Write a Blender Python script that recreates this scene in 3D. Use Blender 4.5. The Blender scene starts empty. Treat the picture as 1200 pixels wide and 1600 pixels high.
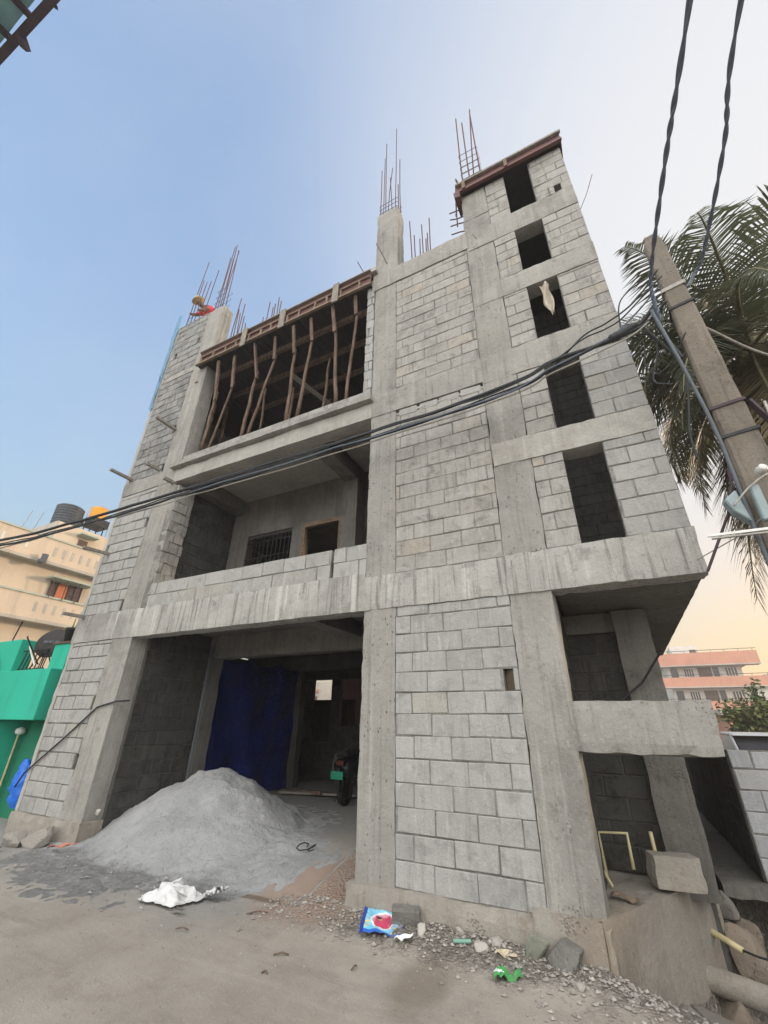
import bpy, bmesh, math, random
from mathutils import Vector, Matrix, noise, Euler
S = bpy.context.scene
COL = S.collection
random.seed(7)
rad = math.radians

# ---------------------------------------------------------------- camera
cam_d = bpy.data.cameras.new('camera'); cam = bpy.data.objects.new('camera', cam_d); COL.objects.link(cam)
cam_d.sensor_fit = 'VERTICAL'; cam_d.sensor_height = 36.0; cam_d.lens = 657.146/1600*36.0
cam_d.clip_start = 0.05; cam_d.clip_end = 2000
CR = Vector((0.89106808, 0.45364117, 0.01440004)); CU = Vector((0.19396546, -0.40929863, 0.89154474)); CF = Vector((-0.41033532, 0.79163395, 0.45270367))
cam.matrix_world = Matrix(((CR.x, CU.x, -CF.x, 2.24378), (CR.y, CU.y, -CF.y, -4.68112), (CR.z, CU.z, -CF.z, 1.62588), (0, 0, 0, 1)))
S.camera = cam

# ---------------------------------------------------------------- world, sun, exposure
SUN_AZ, SUN_EL = rad(42), rad(11)          # azimuth clockwise from +Y
w = bpy.data.worlds.new('World'); S.world = w; w.use_nodes = True
nt = w.node_tree; nt.nodes.clear()
sky = nt.nodes.new('ShaderNodeTexSky'); sky.sky_type = 'NISHITA'; sky.sun_disc = False
sky.sun_elevation = SUN_EL; sky.sun_rotation = SUN_AZ; sky.air_density = 1.5; sky.dust_density = 5.0; sky.ozone_density = 3.0
bg = nt.nodes.new('ShaderNodeBackground'); bg.inputs[1].default_value = 0.1
out = nt.nodes.new('ShaderNodeOutputWorld')
tc = nt.nodes.new('ShaderNodeTexCoord')
def wn(typ, op=None, **ins):
    x = nt.nodes.new(typ)
    if op: x.operation = op
    return x
def wmath(op, a, b):
    x = wn('ShaderNodeMath', op)
    for i, v in enumerate((a, b)):
        if isinstance(v, (int, float)): x.inputs[i].default_value = v
        else: nt.links.new(v, x.inputs[i])
    return x.outputs[0]
def wdot(d, lo, hi, ip='SMOOTHSTEP'):
    x = wn('ShaderNodeVectorMath', 'DOT_PRODUCT'); nt.links.new(tc.outputs['Generated'], x.inputs[0]); x.inputs[1].default_value = Vector(d).normalized()
    m = nt.nodes.new('ShaderNodeMapRange'); m.interpolation_type = ip; m.inputs[1].default_value = lo; m.inputs[2].default_value = hi
    nt.links.new(x.outputs['Value'], m.inputs[0]); return m.outputs[0]
def wmix(f, a, b):
    x = nt.nodes.new('ShaderNodeMix'); x.data_type = 'RGBA'; nt.links.new(f, x.inputs[0])
    for i, v in ((6, a), (7, b)):
        if isinstance(v, tuple): x.inputs[i].default_value = (*v, 1)
        else: nt.links.new(v, x.inputs[i])
    return x.outputs[2]
# hazy air evens the sky out: the brighter parts are held back, the blue stays
bw = wn('ShaderNodeRGBToBW'); nt.links.new(sky.outputs[0], bw.inputs[0])
den = wmath('ADD', wmath('MULTIPLY', bw.outputs[0], .95), 1.0)
gain = wmath('DIVIDE', 4.5, den)
tint = wn('ShaderNodeVectorMath', 'MULTIPLY'); nt.links.new(sky.outputs[0], tint.inputs[0]); tint.inputs[1].default_value = (1.07, .985, 1.0)
sc_ = wn('ShaderNodeVectorMath', 'SCALE'); nt.links.new(tint.outputs[0], sc_.inputs[0]); nt.links.new(gain, sc_.inputs['Scale'])
# pale aureole round the low sun, and an added bright bank of sky, out of view, to light the facade
glow = wmath('MULTIPLY', wmath('MULTIPLY', wdot((.52, .62, .60), .42, 1.06), .95), wdot((0, 0, 1), .08, .55))
c1 = wmix(glow, sc_.outputs[0], (4.35, 4.3, 4.25))
bank = wdot((.22, -.80, .55), .42, .85)
hn = nt.nodes.new('ShaderNodeTexNoise'); hn.inputs['Scale'].default_value = 2.2; hn.inputs['Detail'].default_value = 5; nt.links.new(tc.outputs['Generated'], hn.inputs['Vector'])
hm = nt.nodes.new('ShaderNodeMapRange'); hm.inputs[1].default_value = .42; hm.inputs[2].default_value = .75; hm.inputs[3].default_value = .09; hm.inputs[4].default_value = .26; nt.links.new(hn.outputs[0], hm.inputs[0])
c1 = wmix(hm.outputs[0], c1, (3.6, 3.75, 4.0))
c2 = wmix(bank, c1, (16.5, 16.2, 15.6))
nt.links.new(c2, bg.inputs[0]); nt.links.new(bg.outputs[0], out.inputs[0])

sd = bpy.data.lights.new('sun', 'SUN'); sd.energy = 1.3; sd.angle = rad(4); sd.color = (1.0, 0.78, 0.55)
sun = bpy.data.objects.new('sun', sd); COL.objects.link(sun)
sv = Vector((math.sin(SUN_AZ)*math.cos(SUN_EL), math.cos(SUN_AZ)*math.cos(SUN_EL), math.sin(SUN_EL)))
sun.rotation_euler = sv.to_track_quat('Z', 'Y').to_euler()
S.view_settings.view_transform = 'Standard'; S.view_settings.look = 'None'
S.view_settings.exposure = 1.12; S.view_settings.gamma = 1.0

# ---------------------------------------------------------------- materials
class NT:
    def __init__(s, name):
        s.m = bpy.data.materials.new(name); s.m.use_nodes = True
        s.t = s.m.node_tree; s.t.nodes.clear()
        s.out = s.t.nodes.new('ShaderNodeOutputMaterial')
        s.b = s.t.nodes.new('ShaderNodeBsdfPrincipled')
        s.t.links.new(s.b.outputs[0], s.out.inputs[0])
        s.b.inputs['Roughness'].default_value = 0.9
        s.b.inputs['Specular IOR Level'].default_value = 0.25
        s.tc = s.t.nodes.new('ShaderNodeTexCoord')
        s.bumps = []
    def n(s, typ, **kw):
        x = s.t.nodes.new(typ)
        for k, v in kw.items(): setattr(x, k, v)
        return x
    def put(s, sock, v):
        if isinstance(v, bpy.types.NodeSocket): s.t.links.new(v, sock)
        else: sock.default_value = v
    def co(s, scale=(1, 1, 1), rot=(0, 0, 0)):
        mp = s.n('ShaderNodeMapping'); s.t.links.new(s.tc.outputs['Object'], mp.inputs[0])
        mp.inputs['Scale'].default_value = scale; mp.inputs['Rotation'].default_value = rot
        return mp.outputs[0]
    def noise(s, scale, detail=6, rough=.6, vec=None, dist=0):
        x = s.n('ShaderNodeTexNoise'); x.inputs['Scale'].default_value = scale
        x.inputs['Detail'].default_value = detail; x.inputs['Roughness'].default_value = rough; x.inputs['Distortion'].default_value = dist
        s.t.links.new(vec or s.co(), x.inputs['Vector']); return x.outputs[0]
    def vor(s, scale, vec=None, feature='F1', out=0):
        x = s.n('ShaderNodeTexVoronoi', feature=feature); x.inputs['Scale'].default_value = scale
        s.t.links.new(vec or s.co(), x.inputs['Vector']); return x.outputs[out]
    def ramp(s, v, a, b, c=0.0, d=1.0):
        x = s.n('ShaderNodeMapRange', interpolation_type='SMOOTHSTEP'); s.put(x.inputs[0], v)
        for i, q in enumerate((a, b, c, d)): s.put(x.inputs[i+1], q)
        return x.outputs[0]
    def math(s, op, a, b=0.0):
        x = s.n('ShaderNodeMath', operation=op); s.put(x.inputs[0], a); s.put(x.inputs[1], b); return x.outputs[0]
    def mix(s, f, a, b, mode='MIX'):
        x = s.n('ShaderNodeMix', data_type='RGBA', blend_type=mode)
        s.put(x.inputs[0], f)
        s.put(x.inputs[6], a if isinstance(a, bpy.types.NodeSocket) else (*a, 1))
        s.put(x.inputs[7], b if isinstance(b, bpy.types.NodeSocket) else (*b, 1))
        return x.outputs[2]
    def attr(s, name='Col'):
        x = s.n('ShaderNodeAttribute', attribute_name=name); return x.outputs['Color']
    def sep(s, v):
        x = s.n('ShaderNodeSeparateXYZ'); s.t.links.new(v, x.inputs[0]); return x.outputs
    def bump(s, h, strength=.4, dist=.01):
        x = s.n('ShaderNodeBump'); x.inputs['Strength'].default_value = strength; x.inputs['Distance'].default_value = dist
        s.put(x.inputs['Height'], h)
        if s.bumps: s.t.links.new(s.bumps[-1], x.inputs['Normal'])
        s.bumps.append(x.outputs[0]); s.t.links.new(x.outputs[0], s.b.inputs['Normal'])
    def col(s, c): s.put(s.b.inputs['Base Color'], c if isinstance(c, bpy.types.NodeSocket) else (*c, 1))
    def rough(s, r): s.put(s.b.inputs['Roughness'], r)

def concrete(name, a, b, stain, streak=.5, pits=.3, warm=.2, light=.35, comb=.0):
    k = NT(name)
    dk = tuple(x*.62 for x in stain)
    c = k.mix(k.ramp(k.noise(1.1, 8, .68), .32, .68), a, b)
    c = k.mix(k.math('MULTIPLY', k.ramp(k.noise(.9, 6, .65, k.co((1, 1, .6)), dist=.6), .5, .66), .55), c, stain)
    c = k.mix(k.math('MULTIPLY', k.ramp(k.noise(1.0, 6, .65, k.co((16, 16, .7))), .50, .68), streak), c, stain)
    c = k.mix(k.math('MULTIPLY', k.ramp(k.noise(1.0, 5, .6, k.co((9, 9, .45))), .54, .70), light), c, tuple(min(.62, x*1.4) for x in b))
    c = k.mix(k.math('MULTIPLY', k.ramp(k.noise(2.6, 10, .78), .55, .66), .6), c, stain)
    c = k.mix(k.math('MULTIPLY', k.ramp(k.noise(5.5, 8, .75, dist=.4), .58, .70), .45), c, dk)
    c = k.mix(k.math('MULTIPLY', k.ramp(k.noise(.8, 4, .6), .55, .75), warm), c, (.31, .26, .20))
    c = k.mix(k.ramp(k.noise(75, 6, .75), .35, .75, 0, .28), c, tuple(x*.55 for x in a))
    c = k.mix(k.ramp(k.noise(38, 4, .7), .56, .70, 0, .35), c, tuple(min(.62, x*1.3) for x in b))
    pm = k.ramp(k.vor(24, k.co((1, 1, .5), (0, .5, 0))), .10, .22, 1, 0)
    pm = k.math('MULTIPLY', pm, k.ramp(k.noise(3.0, 3), .42, .58))
    c = k.mix(k.math('MULTIPLY', pm, pits), c, (.05, .048, .045))
    hm = k.math('MULTIPLY', k.ramp(k.vor(42), .25, .5, 1, 0), k.ramp(k.noise(2.0, 5, .7), .60, .66))
    c = k.mix(k.math('MULTIPLY', hm, .35), c, dk)
    k.col(c)
    k.bump(k.noise(8, 10, .74), .7, .035)
    k.bump(k.noise(1.0, 4, .6, k.co((40, 40, 2))), .3, .008)
    k.bump(k.math('SUBTRACT', 1.0, pm), .5*min(1, pits*2), .012)
    k.bump(k.math('SUBTRACT', 1.0, hm), .6, .015)
    return k.m
M = {}
M['conc'] = concrete('cast_concrete', (0.25, 0.242, 0.222), (0.33, 0.318, 0.293), (0.135, 0.13, 0.119))
M['conc_pit'] = concrete('pitted_concrete', (0.240, 0.233, 0.215), (0.311, 0.300, 0.277), (0.148, 0.143, 0.132), .45, .95, .3)
M['conc_light'] = concrete('pale_concrete', (0.31, 0.302, 0.282), (0.392, 0.382, 0.358), (0.145, 0.141, 0.132), .95, .25, .06, .65)
M['conc_dark'] = concrete('aged_shaded_concrete', (.13, .125, .115), (.19, .183, .168), (.07, .066, .06), .5, .4, .2, .2)  # interior shade painted into the colour; also serves stones, slab and roof stubs
M['plaster'] = concrete('cement_render', (0.255, 0.235, 0.205), (0.32, 0.297, 0.262), (0.192, 0.152, 0.112), .35, .15, .5, .2)
M['conc_soft'] = concrete('smooth_cast_concrete', (0.328, 0.315, 0.290), (0.395, 0.382, 0.353), (0.244, 0.231, 0.210), .35, .2, .12, .3)

def block_mat(name, lo, hi, tint, smear):
    k = NT(name)
    at = k.sep(k.attr())
    dk = tuple(x*.5 for x in lo)
    c = k.mix(k.ramp(at[0], 0, 1, .2, .8), lo, hi)
    c = k.mix(k.ramp(at[1], .90, .97, 0, .45), c, tint)
    c = k.mix(k.math('MULTIPLY', k.ramp(k.noise(1.1, 6, .7, dist=.5), .48, .66), smear*.8), c, tuple(x*.66 for x in lo))
    c = k.mix(k.math('MULTIPLY', k.ramp(k.noise(4.5, 9, .75, dist=.5), .50, .66), smear), c, dk)
    c = k.mix(k.math('MULTIPLY', k.ramp(k.noise(1.0, 6, .7, k.co((11, 11, 1.2))), .50, .68), smear*.8), c, tuple(x*.55 for x in lo))
    c = k.mix(k.math('MULTIPLY', k.ramp(k.noise(1.0, 6, .7, k.co((15, 15, 2.2))), .54, .70), .5), c, tuple(min(.62, x*1.25) for x in hi))
    c = k.mix(k.math('MULTIPLY', k.ramp(k.noise(8, 7, .75), .54, .70), .45), c, tuple(min(.62, x*1.28) for x in hi))
    c = k.mix(k.ramp(k.noise(95, 4, .75), .38, .74, 0, .28), c, tuple(x*.5 for x in lo))
    pm = k.ramp(k.vor(70), .12, .3, 1, 0); pm = k.math('MULTIPLY', pm, k.ramp(k.noise(14, 2), .48, .62))
    c = k.mix(k.math('MULTIPLY', pm, .6), c, tuple(x*.3 for x in lo))
    if smear > .6: c = k.mix(k.math('MULTIPLY', k.ramp(k.noise(1.7, 8, .78, k.co((1, 1, 2.2)), dist=.7), .53, .62), .6), c, tuple(x*.98 for x in hi))
    k.col(c); k.bump(k.noise(30, 9, .78), .75, .014); k.bump(k.math('SUBTRACT', 1.0, pm), .5, .006); k.bump(k.noise(9, 6, .7), .5, .02)
    return k.m
M['block'] = block_mat('concrete_block', (0.292, 0.290, 0.279), (0.372, 0.368, 0.354), (0.365, 0.335, 0.28), .45)
M['block_old'] = block_mat('weathered_block', (0.275, 0.266, 0.247), (0.357, 0.346, 0.322), (0.378, 0.317, 0.255), .7)
M['block_stained'] = block_mat('rain_stained_block', (.19, .19, .185), (.30, .298, .288), (.30, .28, .24), 1.0)
M['block_dark'] = block_mat('dirty_shaded_block', (.045, .044, .041), (.08, .078, .072), (.08, .074, .062), .8)  # damp dirt, plus the shade of unlit walls painted into the colour
M['block_grey'] = block_mat('clean_grey_block', (.34, .35, .36), (.40, .41, .42), (.40, .39, .37), .15)
k = NT('dark_mortar'); k.col(k.mix(k.noise(4, 6), (.06, .058, .053), (.11, .107, .098))); k.bump(k.noise(40, 6), .8, .02); M['mortar_dark'] = k.m  # mortar darkened along with the shade painted into the dark blocks
k = NT('mortar'); k.col(k.mix(k.ramp(k.noise(2.5, 7, .7), .35, .65), (.12, .117, .108), (.28, .272, .25))); k.bump(k.noise(40, 6), .8, .02); M['mortar'] = k.m

def plain(name, a, b=None, scale=8, rough=.8, metal=0, bump=.15, streak=None, dist=.005):
    k = NT(name); b = b or tuple(x*.7 for x in a)
    c = k.mix(k.ramp(k.noise(scale, 7, .65, k.co(streak) if streak else None), .3, .7), a, b)
    k.col(c); k.rough(rough); k.b.inputs['Metallic'].default_value = metal
    if bump: k.bump(k.noise(scale*4, 6, .7, k.co(streak) if streak else None), bump, dist)
    return k.m
M['wood'] = plain('rough_timber', (.175, .122, .092), (.065, .043, .034), 6, .85, bump=.5, streak=(3, 3, .6))
M['wood_dark'] = plain('dark_deck_board', (.035, .029, .027), (.02, .017, .017), 6, .9, bump=.4, streak=(3, 3, .6))
M['wood_pale'] = plain('pale_batten', (.22, .165, .12), (.12, .085, .06), 6, .85, bump=.4, streak=(1, 3, 3))
M['ply_red'] = plain('red_shuttering_ply', (.13, .055, .05), (.08, .038, .038), 5, .6, bump=.2, streak=(.6, 4, 4))
M['plank_grey'] = plain('weathered_plank', (.26, .24, .21), (.17, .15, .13), 7, .9, bump=.4, streak=(4, 4, .5))
M['rebar'] = plain('rusty_rebar', (.16, .085, .065), (.09, .05, .045), 20, .8, .3)
M['steel_dark'] = plain('dark_steel', (.035, .033, .032), None, 10, .5, .6)
M['cable'] = plain('black_cable', (.022, .024, .028), (.035, .037, .042), 20, .6, 0, .2)
M['cable_grey'] = plain('grey_cable', (.11, .135, .175), (.085, .105, .14), 20, .6)
M['cable_pale'] = plain('pale_cable', (.38, .36, .33), None, 20, .6)
M['pole'] = concrete('pole_concrete', (.165, .143, .118), (.215, .187, .155), (.095, .08, .066), .7, .4, .25, .3)
M['pvc_grey'] = plain('grey_pvc', (.09, .105, .12), (.07, .082, .095), 5, .5)
M['pvc_cream'] = plain('cream_pvc', (.52, .46, .28), (.42, .36, .20), 6, .45)
M['box_blue'] = plain('pale_blue_plastic', (.24, .30, .315), (.20, .25, .265), 4, .4)
M['white_paint'] = plain('white_enamel', (.72, .72, .70), (.6, .6, .58), 6, .45)
M['cloth_white'] = plain('white_sack', (0.607, 0.607, 0.599), (0.492, 0.492, 0.492), 9, .9, bump=.4)
M['cloth_cream'] = plain('cream_cloth', (.50, .45, .37), (.38, .34, .28), 9, .9, bump=.4)
M['conc_black'] = concrete('shaded_concrete', (.06, .058, .053), (.095, .09, .083), (.03, .029, .027), .5, .4, .1, .2)  # concrete darkened so its colour carries the shadow of the rear garage
M['blue_sheet'] = plain('blue_tarpaulin', (.002, .014, .15), (.001, .007, .07), 1.6, .5, bump=.7, dist=.06)
M['blue_bag'] = plain('blue_plastic_bag', (.02, .16, .62), (.01, .09, .45), 9, .35, bump=.5)
def house_paint(name, a, b, dirt):
    k = NT(name)
    c = k.mix(k.ramp(k.noise(.6, 6, .65), .35, .7), a, b)
    c = k.mix(k.math('MULTIPLY', k.ramp(k.noise(1.0, 6, .7, k.co((3, 3, .4))), .5, .72), .55), c, dirt)
    k.col(c); k.bump(k.noise(20, 6), .2, .01); return k.m
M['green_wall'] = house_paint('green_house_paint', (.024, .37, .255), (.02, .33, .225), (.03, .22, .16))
M['green_dark'] = house_paint('dark_green_wall', (.018, .17, .10), (.015, .15, .088), (.02, .10, .065))  # darker green on the wall set back under the balcony
M['cream'] = house_paint('cream_wall_paint', (.56, .45, .34), (.49, .40, .31), (.33, .275, .22))
M['cream_grey'] = house_paint('weathered_cream_render', (.42, .38, .32), (.34, .31, .27), (.22, .2, .18))
M['cream_rail'] = house_paint('pale_green_coping', (.40, .43, .35), (.34, .36, .29), (.25, .26, .2))
M['salmon'] = house_paint('salmon_paint', (.50, .24, .165), (.44, .21, .15), (.34, .17, .13))
M['pink_wall'] = house_paint('pink_wall_paint', (0.225, 0.122, 0.113), (0.198, 0.108, 0.099), (0.135, 0.081, 0.077))
M['offwhite'] = house_paint('offwhite_paint', (.60, .57, .52), (.52, .50, .46), (.36, .34, .31))
M['red_house'] = house_paint('red_house_paint', (.42, .10, .10), (.36, .09, .09), (.25, .08, .08))
M['glass_dark'] = plain('dark_window', (.03, .03, .035), (.02, .02, .022), 3, .15, bump=0)
M['shutter'] = plain('orange_shutter', (.55, .17, .07), (.45, .14, .06), 6, .6)
M['louver'] = plain('brown_louver', (.11, .065, .05), (.08, .05, .04), 6, .6)
M['tank_black'] = plain('black_tank_plastic', (.035, .04, .05), (.05, .055, .062), 3, .5)
M['tank_yellow'] = plain('yellow_tank_plastic', (.75, .33, .02), (.66, .29, .02), 3, .5)
M['leaf'] = plain('tree_leaf', (.085, .12, .03), (.045, .075, .02), 2, .6, bump=0)
M['leaf_pale'] = plain('pale_tree_leaf', (.16, .17, .06), (.10, .12, .04), 2, .6, bump=0)
M['bark'] = plain('tree_bark', (.13, .10, .075), (.08, .06, .045), 8, .9, bump=.6)
def palm_mat(name, a, b):
    k = NT(name); k.col(k.mix(k.noise(1.2, 4), a, b)); k.rough(.5)
    tr = k.n('ShaderNodeBsdfTranslucent'); tr.inputs[0].default_value = (.17, .19, .10, 1)
    ms = k.n('ShaderNodeMixShader'); ms.inputs[0].default_value = .22
    k.t.links.new(k.b.outputs[0], ms.inputs[1]); k.t.links.new(tr.outputs[0], ms.inputs[2]); k.t.links.new(ms.outputs[0], k.out.inputs[0])
    return k.m
M['palm'] = palm_mat('palm_leaflet', (.05, .059, .041), (.082, .089, .06))
M['palm_dry'] = palm_mat('dry_palm_leaflet', (.20, .15, .09), (.14, .12, .065))
M['palm_rib'] = plain('palm_rib', (.20, .19, .11), (.15, .13, .08), 5, .6)
M['skin'] = plain('brown_skin', (.14, .075, .05), (.12, .065, .045), 6, .6, bump=0)
M['shirt'] = plain('red_shirt', (.62, .05, .07), (.52, .04, .06), 12, .85)
M['trousers'] = plain('dark_trousers', (.05, .055, .07), None, 12, .9)
M['hat'] = plain('straw_hat', (.48, .38, .22), (.38, .30, .17), 20, .9)
M['rubber'] = plain('black_rubber', (.02, .02, .02), None, 10, .8)
M['bike_black'] = plain('black_bodywork', (.02, .021, .024), None, 4, .3)
M['bike_white'] = plain('pale_bodywork', (.5, .5, .5), None, 4, .35)
M['plate_green'] = plain('green_number_plate', (.015, .22, .135), (.012, .19, .115), 4, .4, bump=0)
M['brown_sheet'] = plain('brown_corrugated_sheet', (0.059, 0.035, 0.019), (0.038, 0.023, 0.014), 4, .7, streak=(4, 4, .4))
M['car_white'] = plain('white_car_paint', (.42, .42, .43), (.38, .38, .39), 2, .25, bump=0)
M['leaf_pot'] = plain('snake_plant_leaf', (.06, .12, .035), (.12, .15, .05), 9, .5, bump=0)
M['teal_sheet'] = plain('teal_netting', (.17, .33, .36), (.22, .40, .42), 4, .8)
M['rust_beam'] = plain('brown_shuttering_beam', (.085, .06, .07), (.055, .045, .055), 5, .8)
M['net_blue'] = plain('blue_safety_net', (.12, .24, .36), (.16, .28, .4), 14, .9)
k = NT('printed_packet'); k.col(k.attr()); k.rough(.35); k.bump(k.noise(14, 4), .2, .01); M['print'] = k.m
k = NT('stone'); at = k.sep(k.attr()); k.col(k.mix(k.noise(7, 7, .7), k.mix(at[0], (.15, .14, .125), (.36, .34, .31)), k.mix(at[0], (.22, .20, .18), (.46, .43, .39)))); k.bump(k.noise(22, 8, .7), .6, .02); M['stone'] = k.m

# sand: grey stone dust
k = NT('grey_sand')
c = k.mix(k.ramp(k.noise(1.8, 8, .7), .35, .68), (.41, .415, .42), (.51, .515, .52))
c = k.mix(k.ramp(k.noise(9, 8, .75), .52, .7, 0, .55), c, (.19, .19, .19))
c = k.mix(k.ramp(k.noise(120, 3, .8), .4, .75, 0, .35), c, (.16, .16, .16))
sz = k.sep(k.tc.outputs['Object'])
damp = k.ramp(k.math('ADD', sz[1], k.math('MULTIPLY', k.noise(3.5, 8, .72), .9)), .05, .30, .8, 0)
c = k.mix(damp, c, k.mix(k.ramp(k.noise(13, 8, .75), .38, .66), (.185, .182, .175), (.32, .315, .305)))
c = k.mix(k.ramp(k.noise(5, 9, .8, k.co((1, 1, .5)), dist=.8), .60, .70, 0, .35), c, (.21, .21, .212))
k.col(c); k.bump(k.noise(14, 12, .8), 1.0, .07); k.bump(k.vor(30), .35, .03); k.bump(k.noise(90, 5, .8), .6, .012); M['sand'] = k.m

# road and verge
k = NT('dusty_road')
P = k.sep(k.tc.outputs['Object'])
c = k.mix(k.ramp(k.noise(.9, 8, .65), .3, .7), (.295, .263, .225), (.385, .348, .303))
c = k.mix(k.ramp(k.noise(3.2, 8, .7), .48, .72, 0, .55), c, (.215, .19, .165))
c = k.mix(k.ramp(k.noise(11, 7, .75), .52, .7, 0, .35), c, (.38, .35, .31))
c = k.mix(k.ramp(k.vor(22, out=0), .05, .09, .5, 0), c, (.12, .105, .09))
c = k.mix(k.ramp(k.noise(150, 3, .8), .45, .7, 0, .4), c, (.17, .155, .135))
c = k.mix(k.ramp(k.noise(60, 3, .8), .62, .75, 0, .4), c, (.45, .41, .36))
c = k.mix(k.ramp(k.noise(1.0, 7, .7, k.co((.28, 2.4, 1))), .5, .7, 0, .5), c, (.40, .368, .325))
c = k.mix(k.ramp(k.noise(1.0, 7, .7, k.co((.35, 3.5, 1), (0, 0, .12))), .54, .70, 0, .45), c, (.185, .165, .145))
c = k.mix(k.ramp(k.vor(95, out=1), .80, .95, 0, .35), c, (.42, .40, .365))
wob = k.math('MULTIPLY', k.math('SUBTRACT', k.noise(2.2, 7, .7), .5), 1.3)
yy = k.math('ADD', P[1], wob)
verge = k.ramp(yy, -.62, -.30, 0, 1)
vx = k.ramp(P[0], -1.3, -.5, 0, 1)
grit = k.mix(k.ramp(k.vor(34, out=1), .2, .8), (.10, .09, .08), (.30, .28, .255))
grit = k.mix(k.noise(5, 6), grit, (.19, .165, .135))
grit = k.mix(k.ramp(k.vor(55, out=1), .86, .93), grit, (.48, .46, .43))
c = k.mix(k.math('MULTIPLY', verge, vx), c, grit)
# broad grey dust from the sand heap, brown spill near the pillar and a brown stain across the road
dx = k.math('ADD', k.math('MULTIPLY', P[0], .42), k.math('MULTIPLY', wob, .5))
dust = k.math('MULTIPLY', k.ramp(k.math('ADD', yy, k.math('MULTIPLY', k.math('SUBTRACT', k.noise(9, 6, .75), .5), .7)), -1.35, -.45, 0, 1), k.ramp(P[0], -.8, -1.9, 0, 1))
c = k.mix(k.math('MULTIPLY', dust, .9), c, k.mix(k.noise(11, 7, .7), (.21, .205, .195), (.33, .325, .31)))
def spot(cx, cy, rx, ry, a, b):
    q = k.n('ShaderNodeVectorMath', operation='DISTANCE'); mp = k.n('ShaderNodeMapping'); k.t.links.new(k.tc.outputs['Object'], mp.inputs[0])
    mp.inputs['Scale'].default_value = (1/rx, 1/ry, 0); k.t.links.new(mp.outputs[0], q.inputs[0]); q.inputs[1].default_value = (cx/rx, cy/ry, 0)
    return k.ramp(k.math('ADD', q.outputs['Value'], k.math('MULTIPLY', wob, .8)), a, b, 1, 0)
c = k.mix(k.math('MULTIPLY', spot(-.95, .1, .75, .75, .5, 1.1), .75), c, k.mix(k.noise(9, 6), (.24, .155, .115), (.33, .25, .20)))
c = k.mix(k.math('MULTIPLY', spot(.62, -.85, .22, .5, .5, 1.2), .55), c, (.15, .115, .09))
c = k.mix(k.math('MULTIPLY', spot(-1.6, -.2, .55, .05, .5, 1.3), .8), c, (.12, .085, .06))
k.col(c)
k.bump(k.noise(5, 10, .78), .5, .035); k.bump(k.noise(60, 5, .8), .8, .012)
k.bump(k.math('MULTIPLY', k.vor(34), k.math('MULTIPLY', verge, vx)), .9, .03)
M['road'] = k.m
M['bundle'] = plain('dusty_wrap', (.25, .265, .215), (.17, .175, .145), 7, .8, bump=.6)
M['earth'] = concrete('brown_earth', (.20, .165, .13), (.28, .235, .19), (.11, .09, .07), .2, .8, .4, .1)

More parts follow.
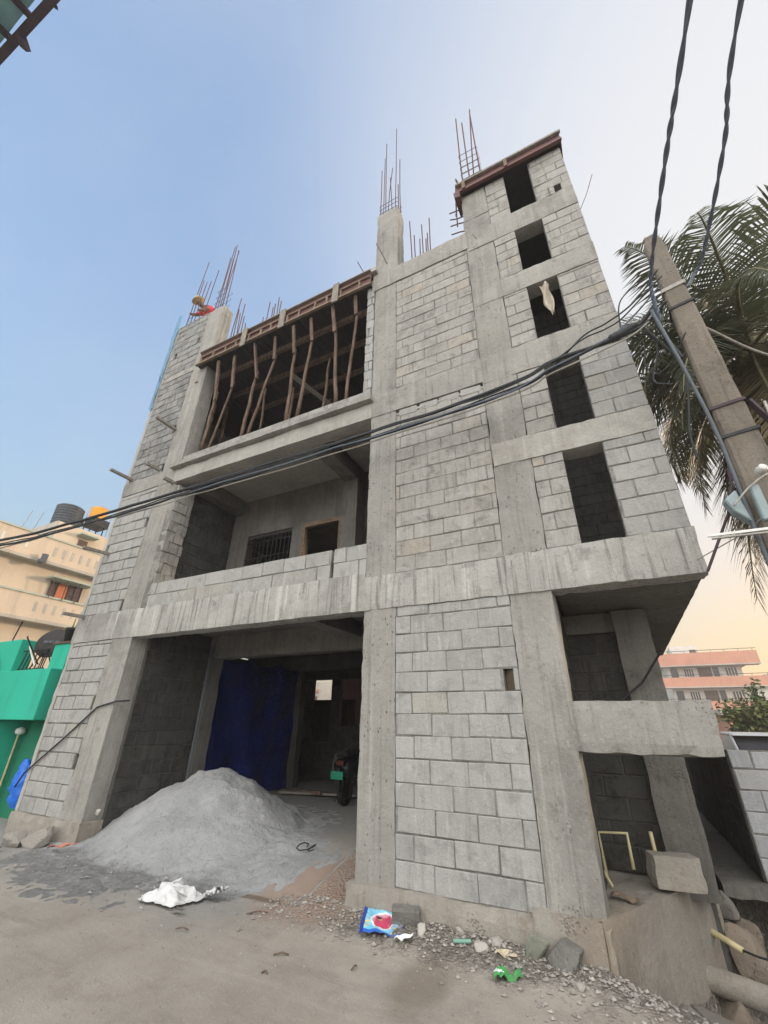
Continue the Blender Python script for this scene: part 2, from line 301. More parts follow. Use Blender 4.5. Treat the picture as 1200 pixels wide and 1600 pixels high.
# ---------------------------------------------------------------- mesh helpers
class MB:
    def __init__(s): s.v = []; s.f = []; s.c = []
    def add(s, vs, fs, c=(.5, .5, .5)):
        o = len(s.v); s.v += [tuple(x) for x in vs]; s.f += [tuple(i+o for i in q) for q in fs]; s.c += [c]*len(fs); return s
    def box(s, x0, x1, y0, y1, z0, z1, c=(.5, .5, .5), jit=0, mat=None):
        vs = [Vector((x, y, z)) for x in (x0, x1) for y in (y0, y1) for z in (z0, z1)]
        if jit: vs = [p + Vector((random.uniform(-jit, jit) for _ in range(3))) for p in vs]
        if mat: vs = [mat @ p for p in vs]
        return s.add(vs, [(0, 1, 3, 2), (4, 6, 7, 5), (0, 4, 5, 1), (2, 3, 7, 6), (0, 2, 6, 4), (1, 5, 7, 3)], c)
    def beam(s, a, b, w, h, c=(.5, .5, .5), up=(0, 0, 1), jit=0):
        a, b = Vector(a), Vector(b); d = (b-a); L = d.length; d.normalize()
        up = Vector(up)
        if abs(d.dot(up)) > .98: up = Vector((0, 1, 0))
        r = d.cross(up).normalized(); u = r.cross(d)
        vs = []
        for t in (a, b):
            for i, j in ((-1, -1), (1, -1), (1, 1), (-1, 1)):
                p = t + r*i*w/2 + u*j*h/2
                if jit: p += Vector((random.uniform(-jit, jit) for _ in range(3)))
                vs.append(p)
        return s.add(vs, [(3, 2, 1, 0), (4, 5, 6, 7), (0, 1, 5, 4), (1, 2, 6, 5), (2, 3, 7, 6), (3, 0, 4, 7)], c)
    def tube(s, pts, r, seg=8, c=(.5, .5, .5), cap=True):
        pts = [Vector(p) for p in pts]; n = len(pts)
        rs = r if isinstance(r, (list, tuple)) else [r]*n
        vs = []; u = None
        for i, p in enumerate(pts):
            d = (pts[min(i+1, n-1)] - pts[max(i-1, 0)]).normalized()
            if u is None:
                u = d.cross(Vector((0.31, 0.2, 1))); u = u.normalized() if u.length > 1e-3 else d.cross(Vector((1, 0, 0))).normalized()
            u = (u - d*u.dot(d)).normalized(); v = d.cross(u)
            for j in range(seg):
                a = 2*math.pi*j/seg; vs.append(p + (u*math.cos(a) + v*math.sin(a))*rs[i])
        fs = []
        for i in range(n-1):
            for j in range(seg):
                k2 = (j+1) % seg; fs.append((i*seg+j, i*seg+k2, (i+1)*seg+k2, (i+1)*seg+j))
        if cap: fs += [tuple(range(seg))[::-1], tuple(range((n-1)*seg, n*seg))]
        return s.add(vs, fs, c)
    def lathe(s, cx, cy, prof, seg=24, c=(.5, .5, .5)):
        vs = []
        for r, z in prof:
            for j in range(seg):
                a = 2*math.pi*j/seg; vs.append((cx+r*math.cos(a), cy+r*math.sin(a), z))
        fs = []
        for i in range(len(prof)-1):
            for j in range(seg):
                k2 = (j+1) % seg; fs.append((i*seg+j, i*seg+k2, (i+1)*seg+k2, (i+1)*seg+j))
        fs += [tuple(range(seg))[::-1], tuple(range((len(prof)-1)*seg, len(prof)*seg))]
        return s.add(vs, fs, c)
    def prism(s, poly, z0, z1, c=(.5, .5, .5)):
        n = len(poly); vs = [(x, y, z0) for x, y in poly] + [(x, y, z1) for x, y in poly]
        fs = [tuple(range(n))[::-1], tuple(range(n, 2*n))] + [(i, (i+1) % n, n+(i+1) % n, n+i) for i in range(n)]
        return s.add(vs, fs, c)
    def grid(s, fn, nu, nv, cf=None, back=0):
        o = len(s.v)
        for i in range(nu+1):
            for j in range(nv+1): s.v.append(tuple(fn(i/nu, j/nv)))
        for i in range(nu):
            for j in range(nv):
                a = o+i*(nv+1)+j; s.f.append((a, a+nv+1, a+nv+2, a+1)); s.c.append(cf((i+.5)/nu, (j+.5)/nv) if cf else (.5, .5, .5))
        return s
    def rbox(s, x0, x1, y0, y1, z0, z1, cell=.09, amp=.007, chip=.014, seed=0):
        """a box of cast concrete: subdivided, slightly uneven, with chipped arrises"""
        nx, ny, nz = (max(1, min(160, round((b-a)/cell))) for a, b in ((x0, x1), (y0, y1), (z0, z1)))
        idx = {}; vs = []; fs = []
        cx, cy, cz = (x0+x1)/2, (y0+y1)/2, (z0+z1)/2
        def vid(i, j, k_):
            t = (i, j, k_)
            if t in idx: return idx[t]
            p = Vector((x0+(x1-x0)*i/nx, y0+(y1-y0)*j/ny, z0+(z1-z0)*k_/nz))
            q = p + Vector((seed*3.1, seed*1.7, seed))
            d = noise.noise_vector(q*3.5)*amp + noise.noise_vector(q*13)*amp*.55
            n = (i in (0, nx)) + (j in (0, ny)) + (k_ in (0, nz))
            if n >= 2:
                t2 = chip*abs(noise.noise(q*9)) + chip*.9*max(0, noise.noise(q*2.7))
                d += Vector(((1 if i == 0 else -1)*t2 if i in (0, nx) else 0, (1 if j == 0 else -1)*t2 if j in (0, ny) else 0, (1 if k_ == 0 else -1)*t2 if k_ in (0, nz) else 0))
            vs.append(p+d); idx[t] = len(vs)-1; return idx[t]
        for i in range(nx):
            for k_ in range(nz):
                fs.append((vid(i, 0, k_), vid(i+1, 0, k_), vid(i+1, 0, k_+1), vid(i, 0, k_+1)))
                fs.append((vid(i, ny, k_), vid(i, ny, k_+1), vid(i+1, ny, k_+1), vid(i+1, ny, k_)))
        for j in range(ny):
            for k_ in range(nz):
                fs.append((vid(0, j, k_), vid(0, j, k_+1), vid(0, j+1, k_+1), vid(0, j+1, k_)))
                fs.append((vid(nx, j, k_), vid(nx, j+1, k_), vid(nx, j+1, k_+1), vid(nx, j, k_+1)))
        for i in range(nx):
            for j in range(ny):
                fs.append((vid(i, j, 0), vid(i, j+1, 0), vid(i+1, j+1, 0), vid(i+1, j, 0)))
                fs.append((vid(i, j, nz), vid(i+1, j, nz), vid(i+1, j+1, nz), vid(i, j+1, nz)))
        return s.add(vs, fs)
    def build(s, name, mat, parent=None, bevel=0, smooth=False, loc=None, merge=False):
        me = bpy.data.meshes.new(name); me.from_pydata(s.v, [], s.f); me.update()
        ca = me.color_attributes.new('Col', 'FLOAT_COLOR', 'CORNER')
        for p in me.polygons:
            cc = (*s.c[p.index], 1.0)
            for li in p.loop_indices: ca.data[li].color = cc
        if bevel or merge:
            b = bmesh.new(); b.from_mesh(me)
            if merge: bmesh.ops.remove_doubles(b, verts=b.verts, dist=1e-4)
            if bevel: bmesh.ops.bevel(b, geom=list(b.edges), offset=bevel, segments=1, affect='EDGES', clamp_overlap=True)
            b.to_mesh(me); b.free()
        for m_ in (mat if isinstance(mat, (list, tuple)) else [mat]): me.materials.append(m_)
        if smooth:
            for p in me.polygons: p.use_smooth = True
        o = bpy.data.objects.new(name, me); COL.objects.link(o)
        if parent:
            o.parent = parent
            # geometry is written in world space; keep it there
            pw = Vector((0, 0, 0)); q = parent
            while q: pw += q.location; q = q.parent
            o.location = -pw
        if loc: o.location = loc
        return o

def tag(o, label, cat, group=None, kind=None):
    if label: o['label'] = label
    if cat: o['category'] = cat
    if group: o['group'] = group
    if kind: o['kind'] = kind
    return o
def thing(name, loc, label, cat, group=None):
    o = bpy.data.objects.new(name, None); COL.objects.link(o); o.location = loc; o.empty_display_size = .2
    return tag(o, label, cat, group)
def structure(o, label=None): o['kind'] = 'structure'; return o
def sm(a, b, x):
    t = max(0, min(1, (x-a)/(b-a))); return t*t*(3-2*t)
def nz(x, y, s, z=0): return noise.noise(Vector((x*s, y*s, z)))

# ---------------------------------------------------------------- ground
DR0 = Vector((1.72, .02)); DR1 = Vector((2.95, -.30))
def ground_h(x, y):
    h = .012*nz(x, y, 1.3) + .006*nz(x, y, 5)
    if y > -.9 and x > -1 and x < 2.6: h += .045*sm(-.75, -.15, y)*(.6+.8*abs(nz(x, y, 3.1, 4)))
    if x < 1.7: h += .28*sm(-.45, 1.25, y)*sm(1.7, 1.2, x)*sm(-6.9, -6.2, x) + 0
    # drain channel right of the building
    t = (DR1-DR0); nrm = Vector((-t.y, t.x)).normalized()
    d = (Vector((x, y))-DR0).dot(nrm)
    df = (x-1.8)*.885 - (y+.05)*.466              # distance from the plinth's flank
    if x > 1.6 and y < 14:
        a = sm(.0, .45, d)*sm(5.6, 5.2, x)*max(sm(-.25, .55, df), sm(1.5, 2.1, y)*sm(-.45, .1, df))
        h -= 1.5*a*(1+.25*nz(x, y, 4, 2)) - .05*a*nz(x, y, 11)
        h -= .12*sm(-.5, .1, d)*sm(1.6, 2.2, x)*sm(5.6, 5.2, x)
    return h
def lines(lo, hi, f0, f1, step):
    a = []; x = f0
    while x < f1: a.append(x); x += step
    a.append(f1)
    b = []; x, st = f1, step
    while x < hi: st *= 1.35; x = min(hi, x+st); b.append(x)
    c = []; x, st = f0, step
    while x > lo: st *= 1.35; x = max(lo, x-st); c.append(x)
    return c[::-1]+a+b
xs = lines(-600, 600, -7, 5.8, .06); ys = lines(-600, 900, -3, 3, .06)
g = MB(); ny_ = len(ys)
for x in xs:
    for y in ys: g.v.append((x, y, ground_h(x, y)))
for i in range(len(xs)-1):
    for j in range(ny_-1): g.f.append((i*ny_+j, (i+1)*ny_+j, (i+1)*ny_+j+1, i*ny_+j+1)); g.c.append((.5, .5, .5))
structure(g.build('ground', M['road'], smooth=True))

# ---------------------------------------------------------------- the unfinished building
B = thing('unfinished_building', (-1.8, 0, 0), 'four storey grey concrete block building under construction with open front bays', 'building')
def part(name, mb, mat, parent=B, **kw): return mb.build(name, M[mat] if isinstance(mat, str) else mat, parent, **kw)

def wall(s0, s1, z0, z1, axis='y', pos=0.0, th=.16, sg=-1, mat='block', course=.2135, bl=.41, holes=(), seed=1, off=0.0, jit=.0045, rec=.006, sink=0, name='block_wall', parent=B, gap=.009):
    """one panel of blockwork: separate bevelled blocks bedded in recessed mortar; sg*axis is the outward side"""
    rnd = random.Random(seed); blk = MB(); mor = MB()
    def put(mb, a, b, c, d, f0, f1, col, j=0):
        if axis == 'y': lo, hi = sorted((pos+sg*f0, pos+sg*f1)); x = (a, b, lo, hi, c, d)
        else: lo, hi = sorted((pos+sg*f0, pos+sg*f1)); x = (lo, hi, a, b, c, d)
        mb.box(*x, c=col, jit=j)
    z = z0; row = 0
    while z < z1-.02:
        zt = min(z+course, z1)
        if z1-zt < .05: zt = z1
        segs = [(s0, s1)]
        zc = (z+zt)/2
        for (h0, h1, k0, k1) in holes:
            if k0 < zc < k1:
                ns = []
                for a, b in segs:
                    if h1 <= a or h0 >= b: ns.append((a, b))
                    else:
                        if h0-a > .03: ns.append((a, h0))
                        if b-h1 > .03: ns.append((h1, b))
                segs = ns
        for a, b in segs:
            put(mor, a+.002, b-.002, z-.001, zt+.001, -rec, -th, (.5, .5, .5))
            x = a - ((row % 2)*bl*.5 + off + rnd.uniform(-.02, .02)) % bl
            while x < b-.001:
                l, r_ = max(x, a), min(x+bl, b)
                if r_-l > .05:
                    cc = (rnd.random()*.9+.05, rnd.random(), 0)
                    dd = rnd.uniform(.0015, .007)
                    vz = rnd.uniform(-.004, .004)
                    put(blk, l+gap/2, r_-gap/2, z+gap/2+vz, zt-gap/2+vz, dd, -th+.01, cc, jit)
                x += bl + rnd.uniform(-.008, .008)
        z = zt; row += 1
    o = part(name, blk, mat, parent, bevel=.007)
    mo = mor.build('mortar', M['mortar_dark' if mat == 'block_dark' else 'mortar'], o)
    return o

def rb(name, x0, x1, y0, y1, z0, z1, mat='conc', parent=B, cell=.09, amp=.007, chip=.014, seed=None):
    return part(name, MB().rbox(x0, x1, y0, y1, z0, z1, cell, amp, chip, seed if seed is not None else x0*7+z0), mat, parent)

# front plane y=0: columns
colA = rb('column', -.45, 0.0, -.004, .34, .2, 9.25, 'conc_pit')
colA2 = rb('column', -.47, .03, .0, .32, 9.672, 11.78, 'conc')
colB0 = rb('column', 1.39, 1.84, -.006, .32, .2, 2.95, 'conc')
colB = rb('column', 1.385, 1.86, -.004, .32, 3.385, 10.0, 'conc_pit')
colB2 = rb('column', 1.395, 1.86, -.008, .30, 10.0, 10.84, 'conc_pit')
colD = rb('column', -5.6, -5.05, -.006, .32, .3, 11.55, 'conc')
rb('corner_pier', -6.86, -6.76, -.01, .26, .0, 11.6, 'conc_soft', cell=.12)
# beams and bands
rb('beam', -6.87, -.44, -.02, .25, 2.93, 3.44, 'conc_light', seed=3)
rb('beam', -.46, 1.40, -.024, .25, 2.93, 3.38, 'conc_light', seed=4)
rb('beam', 1.38, 3.225, -.030, .25, 2.93, 3.40, 'conc_light', seed=5, chip=.02)
rb('beam', -6.86, -5.02, -.016, .25, 6.1, 6.46, 'conc', seed=6)
rb('beam', -.47, 1.40, -.018, .25, 6.05, 6.52, 'conc', seed=7)
rb('beam', -.50, 1.42, -.020, .25, 9.20, 9.67, 'conc', seed=8)
rb('beam', 1.43, 3.215, -.016, .25, 9.10, 9.60, 'conc', seed=9)
rb('beam', 1.40, 3.215, -.014, .25, 7.64, 8.05, 'conc', seed=10)
rb('beam', 1.385, 3.22, -.012, .25, 6.02, 6.52, 'conc', seed=11)
rb('beam', 1.40, 3.22, -.016, .25, 4.60, 4.95, 'conc_soft', seed=12)
rb('beam', 1.80, 2.93, -.02, .26, 1.43, 1.86, 'conc', seed=13, chip=.03)
rb('beam', -6.86, -5.55, -.012, .25, 9.42, 9.60, 'conc', seed=14)
# second floor slab edge over the balcony bay: projecting lip and smooth beam
rb('floor_slab', -5.22, -.40, -.13, .5, 6.37, 6.47, 'conc', seed=15, chip=.02)
rb('beam', -5.12, -.43, -.03, .25, 6.05, 6.36, 'conc_soft', seed=16)
# block panels on the front
wall(0.0, 1.39, .25, 2.935, holes=[(1.235, 1.335, 1.955, 2.175)], seed=11, mat='block', rec=.007)
wall(0.0, 1.385, 3.38, 6.0, seed=12, mat='block_old', off=.13)
wall(0.0, 1.385, 6.52, 9.19, seed=13, mat='block_old', off=.3)
for z0, z1, sd_ in ((3.40, 4.60, 21), (4.95, 6.02, 22), (6.52, 7.64, 23), (8.05, 9.10, 24), (9.60, 10.84, 25)):
    wall(1.86, 2.217, z0, z1, seed=sd_, mat='block_old', off=.05)
    wall(2.649, 3.21, z0, z1, seed=sd_+10, mat='block_old' if z0 > 6 else 'block', off=.2, holes=[(2.95, 3.05, 9.62, 9.82)] if z0 > 9.5 else ())
for z0, z1, sd_ in ((.30, 2.93, 41), (3.44, 6.1, 42), (6.46, 9.42, 43), (9.6, 11.58, 44)):
    hol = {41: [(-6.76, -6.73, 1.8, 2.0), (-5.66, -5.6, 1.8, 2.0), (-5.68, -5.6, .94, 1.15), (-6.76, -6.71, .94, 1.15)], 42: [(-5.68, -5.6, 3.44, 3.66), (-5.68, -5.6, 5.1, 5.3), (-6.76, -6.7, 4.7, 4.9)], 43: [(-5.68, -5.6, 7.5, 7.7), (-5.68, -5.6, 6.46, 6.66)], 44: [(-5.8, -5.7, 10.4, 10.6), (-6.6, -6.5, 10.2, 10.4)]}[sd_]
    wall(-6.76, -5.6, z0, z1, seed=sd_, mat='block_stained' if z0 > 6 else 'block', bl=.385, holes=hol, jit=.005, rec=.012, gap=.016)
# plinth
rb('plinth', -.52, 1.86, -.07, .3, -.2, .255, 'plaster', seed=30, chip=.03, amp=.012)
rb('plinth', -6.9, -4.98, -.05, .3, -.3, .31, 'plaster', seed=31, chip=.03, amp=.012)
pl = MB(); q = [(1.84, -.075), (2.74, 1.72), (2.74, 2.2), (1.3, 2.2), (1.3, .31), (1.84, .31)]
def flank(u, v):
    a = Vector((1.80, -.08)); b = Vector((2.74, 1.76)); p = a.lerp(b, u); z = -.9+1.2*v
    d = noise.noise_vector(Vector((p.x*3, p.y*3, z*3)))*.02
    return Vector((p.x+d.x, p.y+d.y*.4, z + (.02*nz(p.x, p.y, 9) if v == 1 else 0)))
pl.grid(flank, 24, 14)
def ptop(u, v):
    a = Vector((1.80, -.08)).lerp(Vector((2.74, 1.76)), u); b = Vector((1.28, a.y)); p = a.lerp(b, v)
    z = .3 + (.02*nz(p.x, p.y, 9) if v == 0 else .015*nz(p.x, p.y, 4)+.012*nz(p.x, p.y, 12))
    d = noise.noise_vector(Vector((p.x*3, p.y*3, .3*3)))*.02
    return Vector((p.x+d.x*(1-v), p.y+d.y*.4*(1-v), z))
pl.grid(lambda u, v: ptop(u, v), 24, 14)
pl.add([(1.80, -.08, -.9), (1.80, -.08, .3), (1.28, -.08, .3), (1.28, -.08, -.9)], [(0, 1, 2, 3)])
part('stair_platform', pl, 'plaster')
# stair niche at ground level
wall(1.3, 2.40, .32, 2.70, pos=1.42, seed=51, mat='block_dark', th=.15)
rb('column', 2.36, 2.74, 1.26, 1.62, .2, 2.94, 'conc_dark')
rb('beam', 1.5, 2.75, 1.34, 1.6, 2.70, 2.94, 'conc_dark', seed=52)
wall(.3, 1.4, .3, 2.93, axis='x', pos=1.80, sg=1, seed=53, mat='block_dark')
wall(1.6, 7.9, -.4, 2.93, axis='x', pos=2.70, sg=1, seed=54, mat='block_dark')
# slabs
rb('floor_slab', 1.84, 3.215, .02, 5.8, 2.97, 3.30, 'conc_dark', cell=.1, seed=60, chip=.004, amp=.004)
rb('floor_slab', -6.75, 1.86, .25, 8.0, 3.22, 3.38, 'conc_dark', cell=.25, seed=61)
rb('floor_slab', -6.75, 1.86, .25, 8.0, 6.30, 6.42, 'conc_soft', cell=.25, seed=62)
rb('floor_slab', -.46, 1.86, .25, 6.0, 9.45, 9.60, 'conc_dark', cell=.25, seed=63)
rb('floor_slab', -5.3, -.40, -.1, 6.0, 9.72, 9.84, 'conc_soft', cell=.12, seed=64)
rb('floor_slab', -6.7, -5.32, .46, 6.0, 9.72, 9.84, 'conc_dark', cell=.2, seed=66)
rb('roof_slab', 1.36, 3.23, -.06, 4.2, 10.99, 11.09, 'conc_soft', cell=.12, seed=65)
# outer and inner walls that close the volume
wall(.26, 5.8, 3.3, 10.84, axis='x', pos=3.21, sg=1, seed=71, mat='block', course=.2135)
wall(1.9, 3.0, 3.3, 10.84, pos=3.4, seed=72, mat='block')
wall(.3, 3.4, 3.38, 10.84, axis='x', pos=1.9, sg=1, seed=73, mat='block')
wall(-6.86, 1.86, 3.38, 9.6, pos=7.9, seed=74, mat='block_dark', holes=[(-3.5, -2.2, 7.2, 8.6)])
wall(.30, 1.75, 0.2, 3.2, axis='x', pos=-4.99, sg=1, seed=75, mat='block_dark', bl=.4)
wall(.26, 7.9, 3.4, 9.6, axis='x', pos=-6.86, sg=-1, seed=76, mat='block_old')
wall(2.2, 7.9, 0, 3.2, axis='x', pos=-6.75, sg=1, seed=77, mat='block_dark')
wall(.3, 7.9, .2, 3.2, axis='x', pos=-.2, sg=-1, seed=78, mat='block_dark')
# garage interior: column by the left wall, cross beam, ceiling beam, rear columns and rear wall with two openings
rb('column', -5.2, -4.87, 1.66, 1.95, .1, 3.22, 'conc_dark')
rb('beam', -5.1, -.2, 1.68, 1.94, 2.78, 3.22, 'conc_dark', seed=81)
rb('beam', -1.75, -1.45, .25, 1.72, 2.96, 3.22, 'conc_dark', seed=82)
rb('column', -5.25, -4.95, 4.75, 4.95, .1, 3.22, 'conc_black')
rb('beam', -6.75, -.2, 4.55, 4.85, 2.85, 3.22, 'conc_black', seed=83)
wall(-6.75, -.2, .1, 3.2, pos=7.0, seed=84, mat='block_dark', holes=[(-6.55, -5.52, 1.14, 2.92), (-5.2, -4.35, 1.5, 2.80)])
# first floor room behind the balcony
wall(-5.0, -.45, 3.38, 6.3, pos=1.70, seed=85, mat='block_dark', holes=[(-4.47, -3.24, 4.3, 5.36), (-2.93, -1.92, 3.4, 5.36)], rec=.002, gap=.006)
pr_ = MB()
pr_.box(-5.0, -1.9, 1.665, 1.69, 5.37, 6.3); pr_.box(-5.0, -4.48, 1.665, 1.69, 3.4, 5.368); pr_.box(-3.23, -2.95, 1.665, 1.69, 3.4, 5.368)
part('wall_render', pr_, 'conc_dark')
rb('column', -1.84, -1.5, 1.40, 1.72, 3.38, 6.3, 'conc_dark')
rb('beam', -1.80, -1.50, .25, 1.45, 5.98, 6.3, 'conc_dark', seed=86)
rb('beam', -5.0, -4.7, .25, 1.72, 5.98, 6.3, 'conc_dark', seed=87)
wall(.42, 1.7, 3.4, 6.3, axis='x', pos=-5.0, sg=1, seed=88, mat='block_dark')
wall(-.02, .40, 3.44, 5.95, axis='x', pos=-4.88, sg=1, th=.17, seed=89, mat='block_old', bl=.21, jit=.012, rec=.02)
df = MB()
df.box(-2.92, -2.84, 1.60, 1.68, 3.4, 5.35); df.box(-2.02, -1.93, 1.60, 1.68, 3.4, 5.35); df.box(-2.84, -2.02, 1.60, 1.68, 5.26, 5.35)
part('door_frame', df, 'wood_pale')
gr_ = MB()
for i in range(11): x = -4.42+1.14*i/10; gr_.tube([(x, 1.66, 4.3), (x, 1.66, 5.3)], .009, 6)
for z in (4.45, 4.8, 5.15): gr_.box(-4.46, -3.25, 1.652, 1.668, z, z+.02)
part('window_grille', gr_, 'steel_dark')
# balcony parapet on the first floor: two courses, with a split near the right
wall(-4.95, -1.02, 3.42, 3.87, pos=-.002, seed=91, mat='block', course=.225, jit=.006, rec=.01, name='parapet_wall', th=.15)
wall(-.97, -.44, 3.42, 3.87, pos=-.006, seed=92, mat='block', course=.225, jit=.006, rec=.01, name='parapet_wall', th=.15)
# second floor parapet course and the block stub at the right jamb
wall(-5.05, -.50, 6.465, 6.71, pos=.02, seed=93, mat='block_old', course=.24, jit=.005, name='parapet_wall', th=.15)
wall(-.62, -.46, 6.50, 9.55, pos=-.012, seed=94, mat='block', bl=.16, jit=.01, rec=.02, name='jamb_wall', th=.2)
# shuttering boards seen under the new slab and a back wall on the second floor
wall(-6.7, 1.3, 6.42, 9.2, pos=4.6, seed=95, mat='block_dark')
# loose top course under the first floor band
wall(.03, 1.36, 5.90, 6.05, pos=-.004, seed=96, mat='block', bl=.33, course=.14, jit=.008, rec=.09, gap=.03)
# reinforcement: each bar belongs to the column it stands in
def bars(parent, lst, r=.011, stir=()):
    for a, b in lst:
        a, b = Vector(a), Vector(b); m = a.lerp(b, .5) + Vector((random.uniform(-.015, .015), random.uniform(-.02, .02), 0))
        MB().tube([a, m, b], r, 6).build('rebar', M['rebar'], parent)
    for (x0, x1, y0, y1, z) in stir:
        t = random.uniform(-.02, .02)
        MB().tube([(x0, y0, z), (x1, y0, z+t), (x1, y1, z+t), (x0, y1, z), (x0, y0, z)], .006, 5).build('stirrup', M['rebar'], parent)
bars(colA2, [((-.42, .05, 11.6), (-.44, .1, 13.9)), ((-.40, .28, 11.6), (-.38, .2, 15.4)), ((-.34, .05, 11.6), (-.36, .1, 14.4)), ((-.24, .06, 11.6), (-.2, .2, 14.0)), ((-.22, .28, 11.6), (-.26, .2, 13.6)), ((-.05, .05, 11.6), (-.07, .15, 15.75)), ((-.02, .28, 11.6), (.0, .2, 14.2)), ((-.06, .27, 11.6), (-.05, .2, 13.1))],
     stir=[(-.44, 0.0, .05, .29, z) for z in (11.92, 12.08, 12.22)])
bars(colB2, [((1.46, .06, 11.15), (1.47, .2, 14.55)), ((1.58, .26, 11.15), (1.59, .22, 14.25)), ((1.68, .06, 11.15), (1.81, .2, 14.6)), ((1.83, .06, 11.15), (1.80, .2, 14.4))], r=.014,
     stir=[(1.45, 1.84, .05, .27, z) for z in (11.3, 11.5, 11.75, 12.0, 12.25, 12.5)])
bars(colB2, [((1.10, .2, z+.1), (1.42, .2, z)) for z in (10.08, 10.36, 10.58, 10.8)] + [((1.25, .12, 10.2), (1.3, .12, 11.6)), ((1.3, .2, 11.65), (1.22, .22, 10.75))], r=.012)
bars(colD, [((-5.58, .08, 11.5), (-5.62, .15, 14.2)), ((-5.5, .25, 11.5), (-5.53, .18, 14.8)), ((-5.45, .08, 11.5), (-5.5, .12, 14.6)), ((-5.38, .25, 11.5), (-5.42, .2, 14.5)), ((-5.28, .08, 11.5), (-5.31, .15, 14.3)), ((-5.33, .06, 11.5), (-5.40, .1, 13.9))],
     stir=[(-5.6, -5.25, .05, .27, z) for z in (11.75, 11.95, 12.2, 12.45)])
pier = rb('column', -6.74, -6.1, .14, .40, 3.44, 11.35, 'conc_dark', cell=.2)
bars(pier, [((-6.92, .2, 11.3), (-6.77, .2, 14.85)), ((-6.70, .2, 11.3), (-6.73, .2, 13.9)), ((-6.57, .2, 11.3), (-6.54, .2, 13.7)), ((-6.38, .2, 11.3), (-6.34, .2, 13.6)), ((-6.28, .2, 11.3), (-6.12, .2, 14.0))], stir=[(-6.85, -6.3, .16, .36, z) for z in (11.9, 12.15)])
stub = rb('column', -5.1, -4.6, .32, .6, 9.83, 9.92, 'conc_dark')
bars(stub, [((-5.05, .4, 9.8), (-5.0, .4, 12.25)), ((-4.93, .4, 9.8), (-5.06, .45, 11.9)), ((-4.86, .5, 9.8), (-4.90, .4, 11.6)), ((-4.78, .4, 9.8), (-4.79, .4, 11.9)), ((-4.68, .4, 9.8), (-4.70, .4, 11.35)), ((-4.64, .5, 9.8), (-4.72, .5, 11.2))], r=.012)
stub2 = rb('column', -3.85, -3.4, .32, .6, 9.83, 9.92, 'conc_dark')
bars(stub2, [((-3.79, .4, 9.8), (-3.82, .4, 11.4)), ((-3.76, .5, 9.8), (-3.79, .5, 11.3)), ((-3.59, .4, 9.8), (-3.61, .4, 11.2)), ((-3.5, .4, 9.8), (-3.52, .4, 11.4)), ((-3.42, .4, 9.8), (-3.42, .4, 11.2)), ((-3.95, .4, 9.8), (-3.96, .4, 10.9))], r=.012)
stub3 = rb('column', .15, .65, .3, .6, 9.6, 9.75, 'conc_dark')
bars(stub3, [((.19, .4, 9.6), (.14, .4, 11.75)), ((.28, .4, 9.6), (.24, .4, 11.15)), ((.34, .5, 9.6), (.33, .5, 11.1)), ((.41, .4, 9.6), (.42, .4, 11.4)), ((.47, .5, 9.6), (.47, .5, 11.0)), ((.53, .4, 9.6), (.54, .4, 11.0)), ((.6, .4, 9.6), (.6, .4, 11.5))], r=.012)
bars(colA2, [((-.62, .02, 9.6), (-.75, -.25, 10.0)), ((-.2, -.0, 9.9), (-.33, -.25, 10.3))], r=.008)
bars(colB, [((1.5, .0, 9.62), (1.6, -.01, 9.3))], r=.006)
# starter wires sticking out of the corner
MB().tube([(3.2, .1, 9.0), (3.35, 0, 9.2), (3.5, -.05, 9.55)], .005, 5).build('tie_wire', M['rebar'], B)

# ---------------------------------------------------------------- slab formwork on the second floor (boards, battens, cleats)
F = thing('slab_formwork', (-2.85, -.12, 9.05), 'red shuttering boards and timber battens round the new slab edge of the second floor', 'formwork')
mb = MB().box(-5.25, -.5, -.115, -.09, 9.36, 9.70); mb.build('edge_board', M['ply_red'], F)
mb = MB().box(-5.25, -.5, -.17, .30, 9.695, 9.72); mb.build('coping_board', M['plank_grey'], F)
MB().beam((-5.28, -.15, 9.31), (-.48, -.15, 9.29), .055, .05, jit=.006).build('bottom_batten', M['wood_pale'], F)
MB().beam((-5.2, -.14, 9.52), (-.52, -.14, 9.54), .035, .03, jit=.005).build('mid_batten', M['wood_pale'], F)
for i in range(13):
    x = -5.1+.36*i+random.uniform(-.05, .05)
    MB().beam((x, -.14, 9.27), (x+random.uniform(-.03, .03), -.135, 9.52+random.uniform(-.03, .05)), .045, .035, jit=.006).build('cleat', M['wood_pale'], F)
for x in (-3.75, -2.65, -1.28):
    MB().box(x-.07, x+.07, -.20, -.172, 9.18, 9.72, jit=.006).build('cleat_plank', M['plank_grey'], F)
for i, y in enumerate((.35, 1.0, 1.7, 2.5, 3.4)):
    MB().beam((-5.2, y, 9.25), (-.55, y, 9.25), .08, .11).build('bearer', M['wood'], F)
dk = MB()
for i in range(24): dk.box(-5.3+.2*i, -5.3+.2*i+.192, -.085, 4.5, 9.33, 9.355, jit=.004)
for i in range(8): dk.box(-6.68+.17*i, -6.68+.17*i+.165, .45, 4.5, 9.33, 9.355, jit=.004)
dk.build('deck_board', M['wood_dark'], F)
MB().beam((-3.2, .9, 9.05), (-2.3, 2.6, 8.4), .12, .04).build('brace', M['plank_grey'], F)
MB().beam((-5.3, -.02, 8.9), (-5.3, .6, 9.05), .1, .03).build('brace', M['wood'], F)

